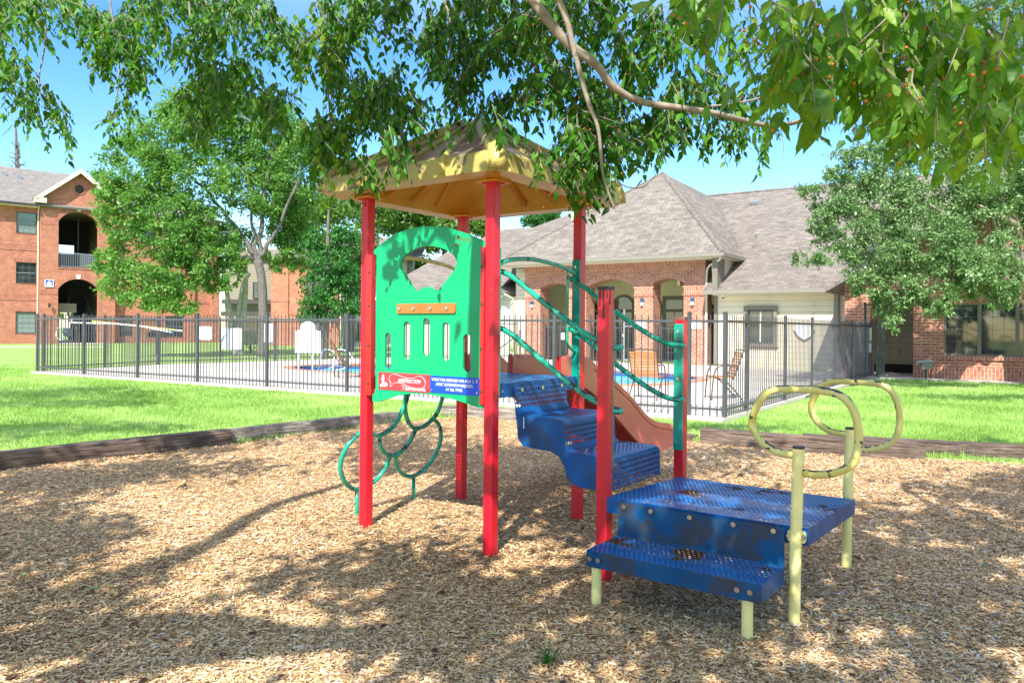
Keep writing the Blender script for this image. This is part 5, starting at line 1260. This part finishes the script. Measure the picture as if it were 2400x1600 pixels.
# ================================================================== VEGETATION
def crown_arrays(blobs, per_m2, leaf, lump=.16, seed=1, droop=.2, shell=(.45, 1.0), clus=34, flat=.0):
    r2 = np.random.default_rng(seed); P = []; Xs = []; Zs = []; S = []; Rn = []
    for (c, rad) in blobs:
        c = np.array(c); rad = np.array(rad); area = 4*math.pi*((rad[0]*rad[1] + rad[0]*rad[2] + rad[1]*rad[2])/3)
        nc = max(6, int(area*per_m2/clus))
        d = r2.normal(size=(nc, 3)); d /= np.linalg.norm(d, axis=1, keepdims=True)
        t = shell[0] + (shell[1]-shell[0])*r2.random((nc, 1))**.6
        cc = c + d*rad*t
        sg = lump*float(rad.mean())**.5*(.7 + .6*r2.random(nc))
        pos = (cc[:, None] + r2.normal(size=(nc, clus, 3))*sg[:, None, None]*np.array([1, 1, .75])).reshape(-1, 3)
        out = np.repeat(d, clus, 0)
        n = len(pos)
        X = r2.normal(size=(n, 3)) + out*.5 + np.array([0, 0, -droop*2.2]); Z = r2.normal(size=(n, 3))*.75 + out*.5 + np.array([0, 0, .9])
        P.append(pos); Xs.append(X); Zs.append(Z); S.append(leaf*(.45 + 1.1*r2.random(n)**1.3))
        Rn.append(np.clip(np.repeat(r2.random(nc)*.4, clus) + r2.random(n)*.6, 0, 1))
    return [np.concatenate(a) for a in (P, Xs, Zs, S, Rn)]
def add_crown(name, arr, mat, parent, tmpl=LEAF4):
    V, Fc, r = scatter(tmpl[0], tmpl[1], *arr); return np_mesh(name, V, Fc, mat, r, parent)
def PB_(px, py, rx, ry, Y, dz=1.0):
    k_ = Y/F; return (atY(px, py, Y), (rx*k_, max(rx, ry)*k_*.8*dz, ry*k_))
def limb(m, a, b, r0, r1, wob=.12, n=6, seed=0):
    rr = random.Random(seed); A = Vector(a); B = Vector(b); L = (B-A).length; pts = []; rad = []
    for i in range(n+1):
        t = i/n; p = A.lerp(B, t)
        if 0 < i < n: p += Vector((rr.uniform(-1, 1), rr.uniform(-1, 1), rr.uniform(-.5, .5)))*L*wob*.25
        pts.append(p); rad.append(r0 + (r1-r0)*t)
    s = spline(pts, 3); m.tube(s, [r0 + (r1-r0)*i/(len(s)-1) for i in range(len(s))], 8)

# big tree behind the pool
BT = empty('shade_tree', (-10.49, 32.2, 0), 0, 'big leafy tree with a forked grey trunk behind the back fence', 'tree')
bl = [(480, 260, 105, 70, 32), (400, 320, 105, 75, 31), (560, 300, 95, 85, 32.5), (640, 330, 85, 105, 33), (320, 400, 85, 85, 30.5), (450, 420, 105, 75, 31), (600, 430, 85, 75, 32), (290, 500, 65, 65, 30), (395, 530, 95, 75, 30.5),
      (500, 540, 75, 55, 31.5), (275, 600, 45, 38, 30), (330, 665, 90, 55, 30), (415, 640, 80, 60, 30.5), (700, 400, 70, 110, 33.5), (655, 590, 34, 45, 33), (400, 715, 65, 20, 30), (690, 500, 60, 55, 34), (250, 620, 30, 22, 30), (480, 640, 40, 45, 31), (540, 640, 30, 45, 31.5), (255, 450, 30, 40, 30), (670, 530, 48, 55, 33.5), (640, 460, 60, 60, 32.5), (545, 600, 35, 40, 31.5), (700, 600, 30, 35, 33.8), (460, 585, 60, 50, 30.6)]
inv = Matrix.Translation((10.49, -32.2, 0))
def rel(arr, o): arr[0] = arr[0] - np.array(o); return arr
add_crown('crown', rel(crown_arrays([PB_(*b) for b in bl], 250, .14, .125, 3, clus=58), (-10.49, 32.2, 0)), 'leaf_big', BT)
m = MB(); O_ = Vector((-10.49, 32.2, 0))
tk = [Vector(atY(*p))-O_ for p in ((617, 838, 32.2), (617, 740, 32.2), (614, 660, 32.2), (605, 610, 32.2))]
m.tube(spline(tk, 4), [.27, .23, .21, .20, .19, .19, .19, .19, .18, .18, .18, .18, .18], 12)
for i, (p, q, r0) in enumerate((((605, 612), (560, 540), .22), ((560, 540), (480, 440), .15), ((605, 612), (618, 470), .2), ((618, 470), (640, 340), .14), ((605, 612), (590, 500), .15), ((590, 500), (575, 380), .10), ((612, 600), (660, 520), .17), ((660, 520), (700, 420), .11), ((480, 440), (400, 380), .10), ((560, 540), (420, 560), .09), ((420, 560), (330, 600), .06), ((640, 340), (560, 260), .08))):
    limb(m, Vector(atY(p[0], p[1], 32.2-(.4 if i % 2 else 0)))-O_, Vector(atY(q[0], q[1], 32.2-(.8 if i > 6 else 0)))-O_, r0*.62, r0*.36, seed=i)
m.build('trunk', 'bark', BT, smooth=True)
# pale crape myrtle
CM = empty('crape_myrtle', (-12.1, 33.3, 0), 0, 'slim pale multi-stemmed tree left of the big trunk', 'tree')
m = MB(); O_ = Vector((-12.1, 33.3, 0))
for i, pl in enumerate((((553, 840), (546, 770), (533, 690), (520, 600)), ((566, 836), (568, 760), (577, 680), (574, 600)), ((556, 830), (560, 740), (570, 670), (585, 640)))):
    m.tube(spline([Vector(atY(a, b, 33.3))-O_ for a, b in pl], 4), [.13-.004*j for j in range(13)], 8)
m.build('trunk', 'bark_pale', CM, smooth=True)
add_crown('crown', rel(crown_arrays([PB_(525, 560, 45, 40, 33.5), PB_(575, 560, 40, 35, 33.8)], 200, .12, .15, 5), tuple(O_)), 'leaf_big', CM)
# dark drooping tree right of it
DT = empty('bald_cypress', (-7.6, 30.8, 0), 0, 'dark green drooping tree in front of the rear brick apartment', 'tree')
O_ = (-7.6, 30.8, 0)
add_crown('crown', rel(crown_arrays([PB_(765, 715, 60, 26, 30.5), PB_(755, 670, 52, 34, 30.6), PB_(775, 620, 55, 36, 30.8), PB_(800, 570, 50, 40, 31), PB_(745, 740, 42, 12, 30.4), PB_(820, 650, 45, 40, 31), PB_(735, 560, 28, 28, 31), PB_(830, 710, 32, 26, 31)], 330, .13, .13, 9, droop=.6), O_), 'leaf_dark', DT)
m = MB(); m.tube([(0, 0, 0), (.1, 0, 2.5), (.15, 0, 6)], [.2, .14, .05], 8); m.build('trunk', 'bark', DT)
# trees beyond the roofs
def far_tree(px, py, rx, ry, Y, label, seed, mat='leaf_far', blobs=4, leaf=.26, dens=16):
    b = atY(px, py, Y); r0 = np.random.default_rng(seed); rx_, rz_ = rx*Y/F, ry*Y/F
    e = empty('background_tree', (b[0], Y, 0), 0, label, 'tree', 'trees beyond the buildings')
    bb = [((0, 0, b[2]), (rx_*.75, rx_*.7, rz_*.8))]
    for i in range(blobs):
        a = r0.random()*6.28; bb.append(((math.cos(a)*rx_*.55, r0.normal()*rx_*.3, b[2] + math.sin(a)*rz_*.55), (rx_*.5, rx_*.5, rz_*.45)))
    add_crown('crown', crown_arrays(bb, dens, leaf, .2, seed), mat, e)
    m = MB(); m.tube([(0, 0, 0), (.1, 0, b[2]*.6), (0, 0, b[2]+rz_*.4)], [.3, .22, .08], 7); m.build('trunk', 'bark', e)
for i, a in enumerate(((745, 520, 85, 75, 44, 'leafy tree between the big tree and the left red post'), (880, 480, 75, 70, 47, 'pale green tree rising behind the green panel'), (960, 520, 70, 60, 50, 'loose yellowish tree above the arch of the green panel'), (1040, 545, 60, 45, 55, 'tree seen between the two rear red posts'),
                        (1130, 520, 40, 38, 62, 'thin tree left of the clubhouse roof'), (1245, 522, 28, 24, 70, 'dark treetop behind the clubhouse ridge'), (1290, 505, 24, 18, 72, 'smallest dark treetop behind the clubhouse ridge'), (820, 600, 70, 90, 40, 'dense tree just left of the left red post'), (960, 640, 60, 60, 52, 'tree seen through the window of the green panel'), (690, 620, 45, 50, 52, 'bright tree above the rear apartment roof'))):
    far_tree(*a, seed=20+i, mat='leaf_dark' if 'dark' in a[5] else 'leaf_far', leaf=.20 if a[4] < 50 else .27, dens=90)
far_tree(170, 700, 40, 60, 90, 'green tree glimpsed through the stairwell passage', 55, dens=8, leaf=.4)
# dead pine
DP = empty('bare_pine', (atY(42, 400, 72)[0], 72, 0), 0, 'bare dead pine above the apartment roof', 'tree')
m = MB(); m.tube([(.2, 0, 0), (.15, 0, 8), (.05, 0, 14), (-.25, 0, 20.0)], [.4, .32, .26, .08], 8); m.build('trunk', 'bark', DP)
m = MB()
for i in range(26):
    z = 12 + i*.24; a = random.uniform(0, 6.28); L = (1.9 - .06*i)*random.uniform(.5, 1.2); limb(m, (.1, 0, z), (math.cos(a)*L, math.sin(a)*L, z + random.uniform(-.1, .7)), .07, .025, .5, 4, i)
m.build('branches', 'bark', DP)
# right tree
RT = empty('live_oak', (12.9, 18.6, 0), 0, 'broad small-leaved tree drooping before the brick wing', 'tree')
O_ = (12.9, 18.6, 0)
bl = [(2010, 400, 70, 70, 17), (1960, 450, 60, 60, 16.6), (1985, 540, 75, 75, 16.6), (2080, 480, 90, 90, 17), (2180, 420, 110, 100, 17.5), (2060, 600, 85, 70, 16.5), (2170, 570, 110, 80, 16.5), (2290, 520, 110, 110, 17), (2260, 640, 95, 60, 16), (2110, 330, 60, 60, 17.5),
      (2230, 260, 110, 120, 18), (2340, 380, 100, 120, 18), (2110, 680, 70, 40, 16.3), (2035, 665, 45, 30, 16.3), (2180, 700, 55, 34, 16), (2330, 650, 70, 70, 16), (1925, 500, 35, 45, 16.5), (2090, 740, 30, 32, 16.3), (2230, 120, 90, 110, 19), (2340, 200, 90, 140, 19), (2460, 400, 120, 200, 18), (1900, 605, 55, 10, 16.4), (1880, 445, 38, 10, 16.6), (2200, 730, 24, 26, 15.9), (2140, 220, 70, 70, 18.5), (2060, 330, 60, 55, 17.5), (2160, 60, 80, 90, 19.5), (2300, 40, 90, 90, 19.5)]
add_crown('crown', rel(crown_arrays([PB_(*b) for b in bl], 840, .070, .09, 13, droop=.35, clus=75), O_), 'leaf_oak', RT)
m = MB(); m.tube([(0, 0, 0), (-.1, 0, 1.5), (-.3, -.2, 3.2)], [.35, .28, .2], 10)
for i, (px, py, Y) in enumerate(((2000, 430, 17), (2100, 560, 16.8), (2200, 350, 17.5), (2150, 640, 16.6), (2290, 480, 17), (2240, 180, 18), (2060, 500, 17), (2180, 480, 16.6))):
    t = Vector(atY(px, py, Y)) - Vector(O_); limb(m, (-.2, -.1, 2.6), t, .13, .02, .35, 7, i+40)
m.build('trunk', 'bark_twig', RT, smooth=True)
# clipped shrub left of the porch, hedge by the fence
for px, py, Y, rx, ry, lb in ((1212, 812, 30.3, 17, 24, 'small clipped green shrub left of the brick porch'), (588, 812, 36, 16, 18, 'clipped green shrub behind the back fence beside the trunk')):
    P = atY(px, py, Y); e = empty('shrub', (P[0], Y, 0), 0, lb, 'shrub')
    add_crown('foliage', crown_arrays([((0, 0, .45), (rx*Y/F, .35, .5))], 500, .05, .10, 77), 'leaf_shrub', e)
    m = MB(); m.tube([(0, 0, 0), (0, 0, .4)], .03, 6); m.build('stem', 'bark', e)

# ---- the tree overhead: hanging twigs in view, and the rest of its crown above and behind the camera, which shades the bed
HT = empty('hackberry_tree', (-3.6, -1.6, 0), 0, 'overhanging tree with drooping leafy branches and orange berries above the playset', 'tree')
HO = np.array((-3.6, -1.6, 0.))
LP, LX_, LZ, LS, LR_ = [], [], [], [], []
NEAR = [[], [], [], [], []]
CUR = [None]
BERRY = []
twigs = MB()
def spray(base, dirv, L, nl, size, tone=0., keep=1.0):
    base = np.array(base, float); d = np.array(dirv, float); d /= np.linalg.norm(d)
    side = np.cross(d, (0, 0, 1.)); side /= (np.linalg.norm(side) or 1)
    for i in range(nl):
        t = (i + .5*random.random())/nl; p = base + d*L*t + np.array((0, 0, -.25*L*t*t))
        s = 1 if i % 2 else -1
        x = d*.5 + side*s*(.55 + .3*random.random()) + np.array((random.gauss(0, .25), random.gauss(0, .25), -.35 - .5*random.random()))
        z = np.array((random.gauss(0, .5), -.35 + random.gauss(0, .5), .8))
        T_s = NEAR if CUR[0] else (LP, LX_, LZ, LS, LR_)
        for lst, val in zip(T_s, (p, x, z, size*random.uniform(.5, 1.25), min(1, max(0, random.random()*.8 + tone)))): lst.append(val)
def gapf(x, y):
    return (math.sin(x/41 + 2.1*math.sin(y/57)) + math.sin(y/37 + 1.7*math.sin(x/63) + 1) + .7*math.sin((x+y)/29 + 2) + .6*math.sin((x-y)/23))/1.6
def region(poly, Y0, Y1, n, size, tone=0., L=.21, nl=10, berries=0, twig=True, clump=.72):
    xs = [p[0] for p in poly]; ys = [p[1] for p in poly]; cnt = 0; tr_ = 0
    px = np.array([0.]); 
    while cnt < n and tr_ < n*40:
        tr_ += 1; x = random.uniform(min(xs), max(xs)); y = random.uniform(min(ys), max(ys))
        if not inpoly(np.array([x]), np.array([y]), poly)[0]: continue
        if clump > 0 and gapf(x, y) < clump - 1.0: continue
        Y = random.uniform(Y0, Y1); b = atY(x, y, Y)
        d = (random.gauss(0, .55), random.gauss(0, .55), -1.0 + random.gauss(0, .3))
        spray(b, d, L*random.uniform(.6, 1.3), nl, size, tone); cnt += 1
        if twig: 
            e_ = Vector(b) + Vector(d).normalized()*L; twigs.tube([b, e_], [.0026, .0012], 4)
        if random.random() < berries:
            for _ in range(random.choice((1, 2, 2, 3))): BERRY.append((b[0] + random.gauss(0, .05), b[1] + random.gauss(0, .05), b[2] - .08 + random.gauss(0, .06)))
D_ = lambda pts: [(a*1.0204, (b - 34)*1.0204) for a, b in pts]
# left side, about 6 m away
region(D_([(-10, -20), (150, -20), (160, 60), (115, 110), (60, 175), (-10, 165)]), 5.2, 6.5, 120, .060, .05)
region(D_([(-10, 170), (60, 175), (40, 235), (-10, 245)]), 5.2, 6, 12, .060)
region(D_([(45, 215), (80, 175), (120, 240), (165, 270), (160, 330), (120, 350), (60, 310), (25, 270)]), 5.4, 6.2, 37, .060, .05)
region(D_([(150, -20), (330, -20), (330, 120), (250, 130), (180, 90)]), 5.4, 6.5, 98, .060, .05)
region(D_([(205, 110), (330, 110), (340, 200), (300, 250), (262, 312), (240, 290), (235, 200)]), 5.4, 6.4, 76, .060)
region(D_([(330, -20), (720, -20), (715, 120), (640, 220), (560, 200), (480, 230), (400, 190), (330, 120)]), 5.0, 6.4, 362, .060, .03)
region(D_([(410, 190), (520, 190), (525, 270), (500, 350), (450, 380), (425, 300)]), 5.0, 6.0, 76, .060)
region(D_([(580, 180), (670, 160), (660, 250), (630, 320), (590, 260)]), 5.0, 6.0, 47, .060)
# centre, above and in front of the roof
region(D_([(730, -20), (860, -20), (860, 300), (850, 390), (790, 420), (715, 370), (725, 250), (745, 120)]), 4.7, 5.6, 220, .060, .10)
region(D_([(850, -20), (1230, -20), (1225, 235), (1160, 262), (1060, 240), (960, 270), (860, 345)]), 4.4, 5.4, 362, .060, -.08, berries=.15)
region(D_([(1180, 60), (1240, -20), (1700, -20), (1620, 90), (1600, 240), (1540, 340), (1470, 330), (1380, 300), (1240, 280)]), 3.9, 5.0, 440, .060, -.02, berries=.45)
region(D_([(940, 235), (1010, 250), (1110, 255), (1200, 270), (1180, 300), (1100, 292), (1010, 305), (950, 350), (880, 400), (840, 430), (800, 440), (800, 380), (870, 320)]), 4.05, 4.5, 26, .062, -.05, clump=.5)
region(D_([(700, 100), (790, 90), (800, 440), (740, 440), (706, 380)]), 4.7, 5.2, 46, .062, .18, clump=.3)
region(D_([(1200, 300), (1420, 320), (1430, 420), (1385, 455), (1330, 445), (1270, 425), (1215, 380)]), 3.75, 4.15, 34, .058, -.03, berries=.5, clump=.3)
region(D_([(1210, 270), (1430, 290), (1425, 360), (1370, 440), (1310, 400), (1240, 350)]), 3.8, 4.3, 67, .060, 0, berries=.5)
region(D_([(1400, 450), (1440, 450), (1440, 490), (1405, 500)]), 3.9, 4.1, 2, .07, L=.12, nl=5)
region(D_([(1590, 100), (1700, 40), (1740, 120), (1800, 200), (1790, 340), (1740, 355), (1640, 330), (1580, 240)]), 4.4, 5.2, 80, .060, .04, berries=.2)
region(D_([(1480, 300), (1560, 250), (1600, 300), (1560, 350), (1500, 380)]), 4.2, 4.8, 22, .060)
region(D_([(1790, 160), (1850, 130), (1860, 190), (1820, 230)]), 4.0, 4.6, 9, .060)
region(D_([(1880, 210), (1960, 200), (1960, 250), (1900, 260)]), 3.6, 4.0, 7, .07)
# right, hardly 2 m from the lens
CUR[0] = True
region(D_([(1540, -30), (1680, -30), (1660, 30), (1560, 10)]), 1.9, 2.3, 5, .085, .12, berries=.5, L=.2, nl=6)
region(D_([(1640, -30), (2360, -30), (2360, 90), (2100, 140), (1960, 150), (1860, 160), (1780, 120), (1650, 60)]), 1.8, 2.4, 96, .052, .2, berries=.5, L=.17, nl=9, clump=.72)
region(D_([(1790, 100), (2000, 120), (2010, 210), (1940, 215), (1830, 190)]), 1.8, 2.2, 18, .085, .12, berries=1, L=.17, nl=6)
region(D_([(2010, 110), (2360, 60), (2360, 285), (2280, 290), (2180, 275), (2060, 255), (2000, 190)]), 1.6, 2.2, 76, .053, .2, berries=.5, L=.14, nl=9, clump=.72)
CUR[0] = None
def screen_limb(pts, r0, r1):
    P = [Vector(atY(x*1.0204, y*1.0204, Y)) for x, y, Y in pts]; s = spline(P, 6); n_ = len(s)
    twigs.tube(s, [r0 + (r1-r0)*i/(n_-1) for i in range(n_)], 8)
screen_limb([(1190, -60, 3.7), (1232, 10, 3.7), (1300, 95, 3.72), (1370, 150, 3.75), (1410, 200, 3.8), (1480, 235, 3.9), (1640, 260, 4.1), (1760, 288, 4.5), (1840, 278, 4.3), (1910, 245, 4.1), (2010, 225, 3.9), (2120, 230, 3.6)], .028, .006)
screen_limb([(1262, -40, 3.65), (1300, 40, 3.65), (1320, 120, 3.65), (1350, 230, 3.65), (1375, 300, 3.65), (1385, 400, 3.65), (1412, 480, 3.65)], .018, .004)
screen_limb([(1480, 235, 4.5), (1610, 245, 4.6), (1720, 232, 4.5), (1815, 200, 4.3)], .010, .004)
screen_limb([(1390, 385, 4.05), (1430, 425, 4.1), (1475, 430, 4.15), (1510, 395, 4.2), (1530, 330, 4.3)], .004, .0015)
screen_limb([(1790, 285, 4.4), (1800, 340, 4.4), (1790, 410, 4.4)], .003, .001)
screen_limb([(1830, 278, 4.3), (1870, 310, 4.2), (1910, 335, 4.1)], .004, .0015)
screen_limb([(1180, -30, 4.6), (1195, 60, 4.6), (1215, 130, 4.6), (1260, 190, 4.5)], .012, .004)
screen_limb([(1090, -30, 4.8), (1150, 70, 4.8), (1240, 140, 4.7)], .010, .005)
screen_limb([(728, -40, 5.0), (742, 60, 5.0), (752, 180, 5.0), (760, 300, 5.0)], .012, .004)
screen_limb([(1010, -40, 4.8), (1035, 60, 4.8), (1030, 150, 4.8), (1000, 210, 4.8)], .009, .003)
screen_limb([(430, -40, 5.6), (440, 60, 5.6), (460, 180, 5.6), (470, 300, 5.6)], .010, .003)
screen_limb([(245, -40, 6), (262, 60, 6), (275, 160, 6), (262, 260, 6)], .010, .003)
screen_limb([(100, -40, 5.9), (105, 90, 5.9), (90, 200, 5.8), (130, 280, 5.8)], .009, .002)
screen_limb([(2035, -40, 2.1), (2075, 40, 2.1), (2105, 120, 2.1), (2132, 195, 2.1)], .011, .005)
screen_limb([(2075, 40, 2.1), (2150, 75, 2.1), (2220, 125, 2.1), (2290, 210, 2.1), (2350, 290, 2.1)], .008, .004)
screen_limb([(1180, -60, 4.3), (900, -300, 3.2), (300, -700, 1.8)], .03, .05)
# the unseen part of the crown: clusters placed so that their shade falls on the bed as in the photograph
def shade_cluster(gx, gy, z, r, n=60, size=.09):
    z *= .8; n = int(n*1.5); k_ = z/(-SUN_D.z); c = np.array((gx, gy, 0.)) - np.array(SUN_D)*k_
    if c[1] > .3 and (c[2]-1.35) < .47*c[1] + r*1.2 and abs(c[0]) < c[1]*.8 + 1: return
    m_ = n; pos = c + np.random.default_rng(int(abs(gx*977+gy*131)*10)).normal(size=(m_, 3))*np.array((r, r, r*.6))*.55
    for p in pos:
        LP.append(p); LX_.append((random.gauss(0, 1), random.gauss(0, 1), -.5)); LZ.append((random.gauss(0, .6), random.gauss(0, .6), 1)); LS.append(1.7*size*random.uniform(.7, 1.3)); LR_.append(random.random()*.8)
def sh(px, py, r, z=5.0, n=60):                 # shade wanted at photo pixel (display scale)
    g_ = onG(px*1.0204, py*1.0204); shade_cluster(g_[0], g_[1], z, r, n)
rs = random.Random(5)
for i in range(400):
    gx = rs.uniform(-7.5, 8.0); gy = rs.uniform(1.2, 8.0 + .25*abs(gx))
    v_ = math.sin(gx*1.35 + .7*math.sin(gy*1.1)) + math.cos(gy*1.5 - gx*.55) + .5*math.sin(gx*3.1+gy*2.3)
    if gx > .8 and gy < 6.5: v_ += .55                   # the right front lies mostly in shade
    if gx < -1.5 and gy > 5.6: v_ -= .7
    if -3.8 < gx < -1.9 and gy < 4.1: v_ -= .9
    if v_ > .05: shade_cluster(gx, gy, rs.uniform(4.4, 6.5), rs.uniform(.30, .55), 85)
for px in range(0, 360, 45):                      # two long patches on the left lawn
    sh(px, 905 + 10*math.sin(px), .8, 7.5, 150); sh(px*1.05, 930, .6, 7.2, 60)
for px in range(0, 420, 55): sh(px, 985, .5, 6.5, 60)
for px, py in ((60, 1010), (10, 1000)): sh(px, py, .5, 6.5, 60)
for px in range(2000, 2400, 38):
    sh(px, 892 + 6*math.sin(px), .85, 8.6, 95)
    if px > 2150: sh(px, 915, .6, 8.2, 70)
for px in range(1600, 1780, 40): sh(px, 985, .35, 5.6, 45)
arr = [np.array(LP)-HO, np.array(LX_), np.array(LZ), np.array(LS), np.array(LR_)]
V, Fc, r = scatter(LEAF6[0], LEAF6[1], *arr); np_mesh('crown', V, Fc, 'leaf_near', r, HT)
NA = [np.array(a) for a in NEAR]; NA[0] = NA[0]-HO; sel = np.arange(len(NA[0])) % 3; VV, FF_, RR = [], [], []; off = 0
for kk_, (cu_, fo_) in enumerate(((.10, .25), (.32, .10), (.02, .55))):
    tv, tf = leaf_fine(cu_, fo_); q_ = [a[sel == kk_] for a in NA]; V, Fc, r = scatter(tv, tf, *q_)
    mid = np.tile(np.array([.14 if i_ % 3 == 0 else 0 for i_ in range(len(tv))]), len(q_[0])); r = np.clip(r*.82 + mid, 0, 1)
    VV.append(V); FF_.append(Fc + off); RR.append(r); off += len(V)
np_mesh('low_bough', np.concatenate(VV), np.concatenate(FF_), 'leaf_close', np.concatenate(RR), HT, smooth=True)
bt = twigs.build('branch', 'bark_twig', None, smooth=True); bt.parent = HT; bt.matrix_parent_inverse = Matrix.Translation(-Vector(HO))
import bmesh
if BERRY:
    bm = bmesh.new(); bmesh.ops.create_icosphere(bm, subdivisions=1, radius=.0048); tv = [tuple(v.co) for v in bm.verts]; tf = [tuple(v.index for v in f.verts) for f in bm.faces]; bm.free()
    nb = len(BERRY); V, Fc, r = scatter(tv, tf, np.array(BERRY)-HO, np.tile((1., 0, 0), (nb, 1)), np.tile((0, 0, 1.), (nb, 1)), np.ones(nb), np.zeros(nb))
    np_mesh('berries', V, Fc, 'berry_orange', None, HT)['kind'] = 'stuff'
m = MB(); m.tube(spline([(0, 0, 0), (.1, 0, 1.2), (-.1, .2, 2.6), (.3, .3, 4.2)], 4), [.30-.010*i for i in range(13)], 12)
for i, t in enumerate(((4.5, 1.0, 5.6), (2.5, -2, 6.2), (-2.5, 1.5, 6.3), (1.5, 4.3, 5.5), (5.5, -1.2, 5.6), (-3, -2, 6), (7.5, 2.2, 5.2))): limb(m, (.1, .2, 2.9+.15*i), t, .12, .025, .3, 7, 70+i)
m.build('trunk', 'bark', HT, smooth=True)

# weeds and litter on the bed
def tuft(px, py, n, h, label, seed):
    P = onG(px, py); r2 = np.random.default_rng(seed); a = r2.random(n)*6.28; ln = h*(.5 + .6*r2.random(n))
    V = []; Fa = []
    for i in range(n):
        d = np.array((math.cos(a[i]), math.sin(a[i]), 0)); s_ = np.array((-d[1], d[0], 0))*.0022; lean = r2.random()*.9 + .15
        b0 = d*.01*r2.random(); b1 = b0 + d*ln[i]*lean*.45 + np.array((0, 0, ln[i]*.75)); b2 = b0 + d*ln[i]*lean*1.1 + np.array((0, 0, ln[i]*(1.1 - .4*lean)))
        k0 = len(V); V += [b0-s_, b0+s_, b1+s_, b1-s_, b2]; Fa += [(k0, k0+1, k0+2), (k0, k0+2, k0+3), (k0+3, k0+2, k0+4)]
    o = np_mesh('grass_tuft', np.array(V), np.array(Fa), 'leaf_dark', r2.random(len(V))); o.location = P; tag(o, label, 'weed')
tuft(1285, 1572, 46, .10, 'spiky grass tuft growing in the mulch at the bottom of the photo', 3)
tuft(1203, 1392, 10, .025, 'tiny green sprout in the mulch before the nearest red post', 4)
# ================================================================== LIGHT, SKY, CAMERA
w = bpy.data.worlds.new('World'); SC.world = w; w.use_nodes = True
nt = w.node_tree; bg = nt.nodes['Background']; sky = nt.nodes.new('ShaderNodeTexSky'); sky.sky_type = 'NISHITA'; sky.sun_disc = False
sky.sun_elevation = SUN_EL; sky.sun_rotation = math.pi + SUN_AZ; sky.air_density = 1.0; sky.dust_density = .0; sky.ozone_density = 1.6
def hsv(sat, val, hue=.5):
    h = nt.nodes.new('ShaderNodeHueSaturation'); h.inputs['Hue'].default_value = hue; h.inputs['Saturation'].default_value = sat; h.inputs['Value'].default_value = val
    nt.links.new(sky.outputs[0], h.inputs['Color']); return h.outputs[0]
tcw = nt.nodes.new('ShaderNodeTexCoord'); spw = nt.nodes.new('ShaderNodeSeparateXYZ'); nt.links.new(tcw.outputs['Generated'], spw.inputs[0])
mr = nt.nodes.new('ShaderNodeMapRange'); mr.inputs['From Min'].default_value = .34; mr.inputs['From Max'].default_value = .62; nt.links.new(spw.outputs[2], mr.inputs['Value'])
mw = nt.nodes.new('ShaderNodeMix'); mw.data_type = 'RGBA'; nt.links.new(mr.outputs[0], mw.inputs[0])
nt.links.new(hsv(1.36, .86, .506), mw.inputs[6]); nt.links.new(hsv(.42, 1.40), mw.inputs[7])   # clear blue low down, overhead whitened and brightened as added fill light
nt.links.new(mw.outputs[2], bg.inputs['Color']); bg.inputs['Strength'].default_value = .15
sl = bpy.data.lights.new('sun', 'SUN'); sl.energy = 4.2; sl.angle = R_(.53); sl.color = (1.0, .95, .86)
so = bpy.data.objects.new('sun', sl); COL.objects.link(so); so.rotation_euler = SUN_D.to_track_quat('-Z', 'Y').to_euler(); so.location = (0, -10, 20)
cd = bpy.data.cameras.new('camera'); cd.sensor_width = 36; cd.sensor_fit = 'HORIZONTAL'; cd.lens = F/2400*36; cd.shift_y = (HZ-800)/2400
cd.clip_start = .05; cd.clip_end = 800
co = bpy.data.objects.new('camera', cd); COL.objects.link(co); co.location = (0, 0, CH)
co.matrix_world = Matrix.Translation((0, 0, CH)) @ Matrix.Rotation(math.pi/2, 4, 'X') @ Matrix.Rotation(ROLL, 4, 'Z')
SC.camera = co
SC.view_settings.view_transform = 'Standard'; SC.view_settings.look = 'None'; SC.view_settings.gamma = 1; SC.view_settings.exposure = 1.2
SC.cycles.max_bounces = 8; SC.cycles.transparent_max_bounces = 16; SC.cycles.diffuse_bounces = 4; SC.cycles.use_denoising = True
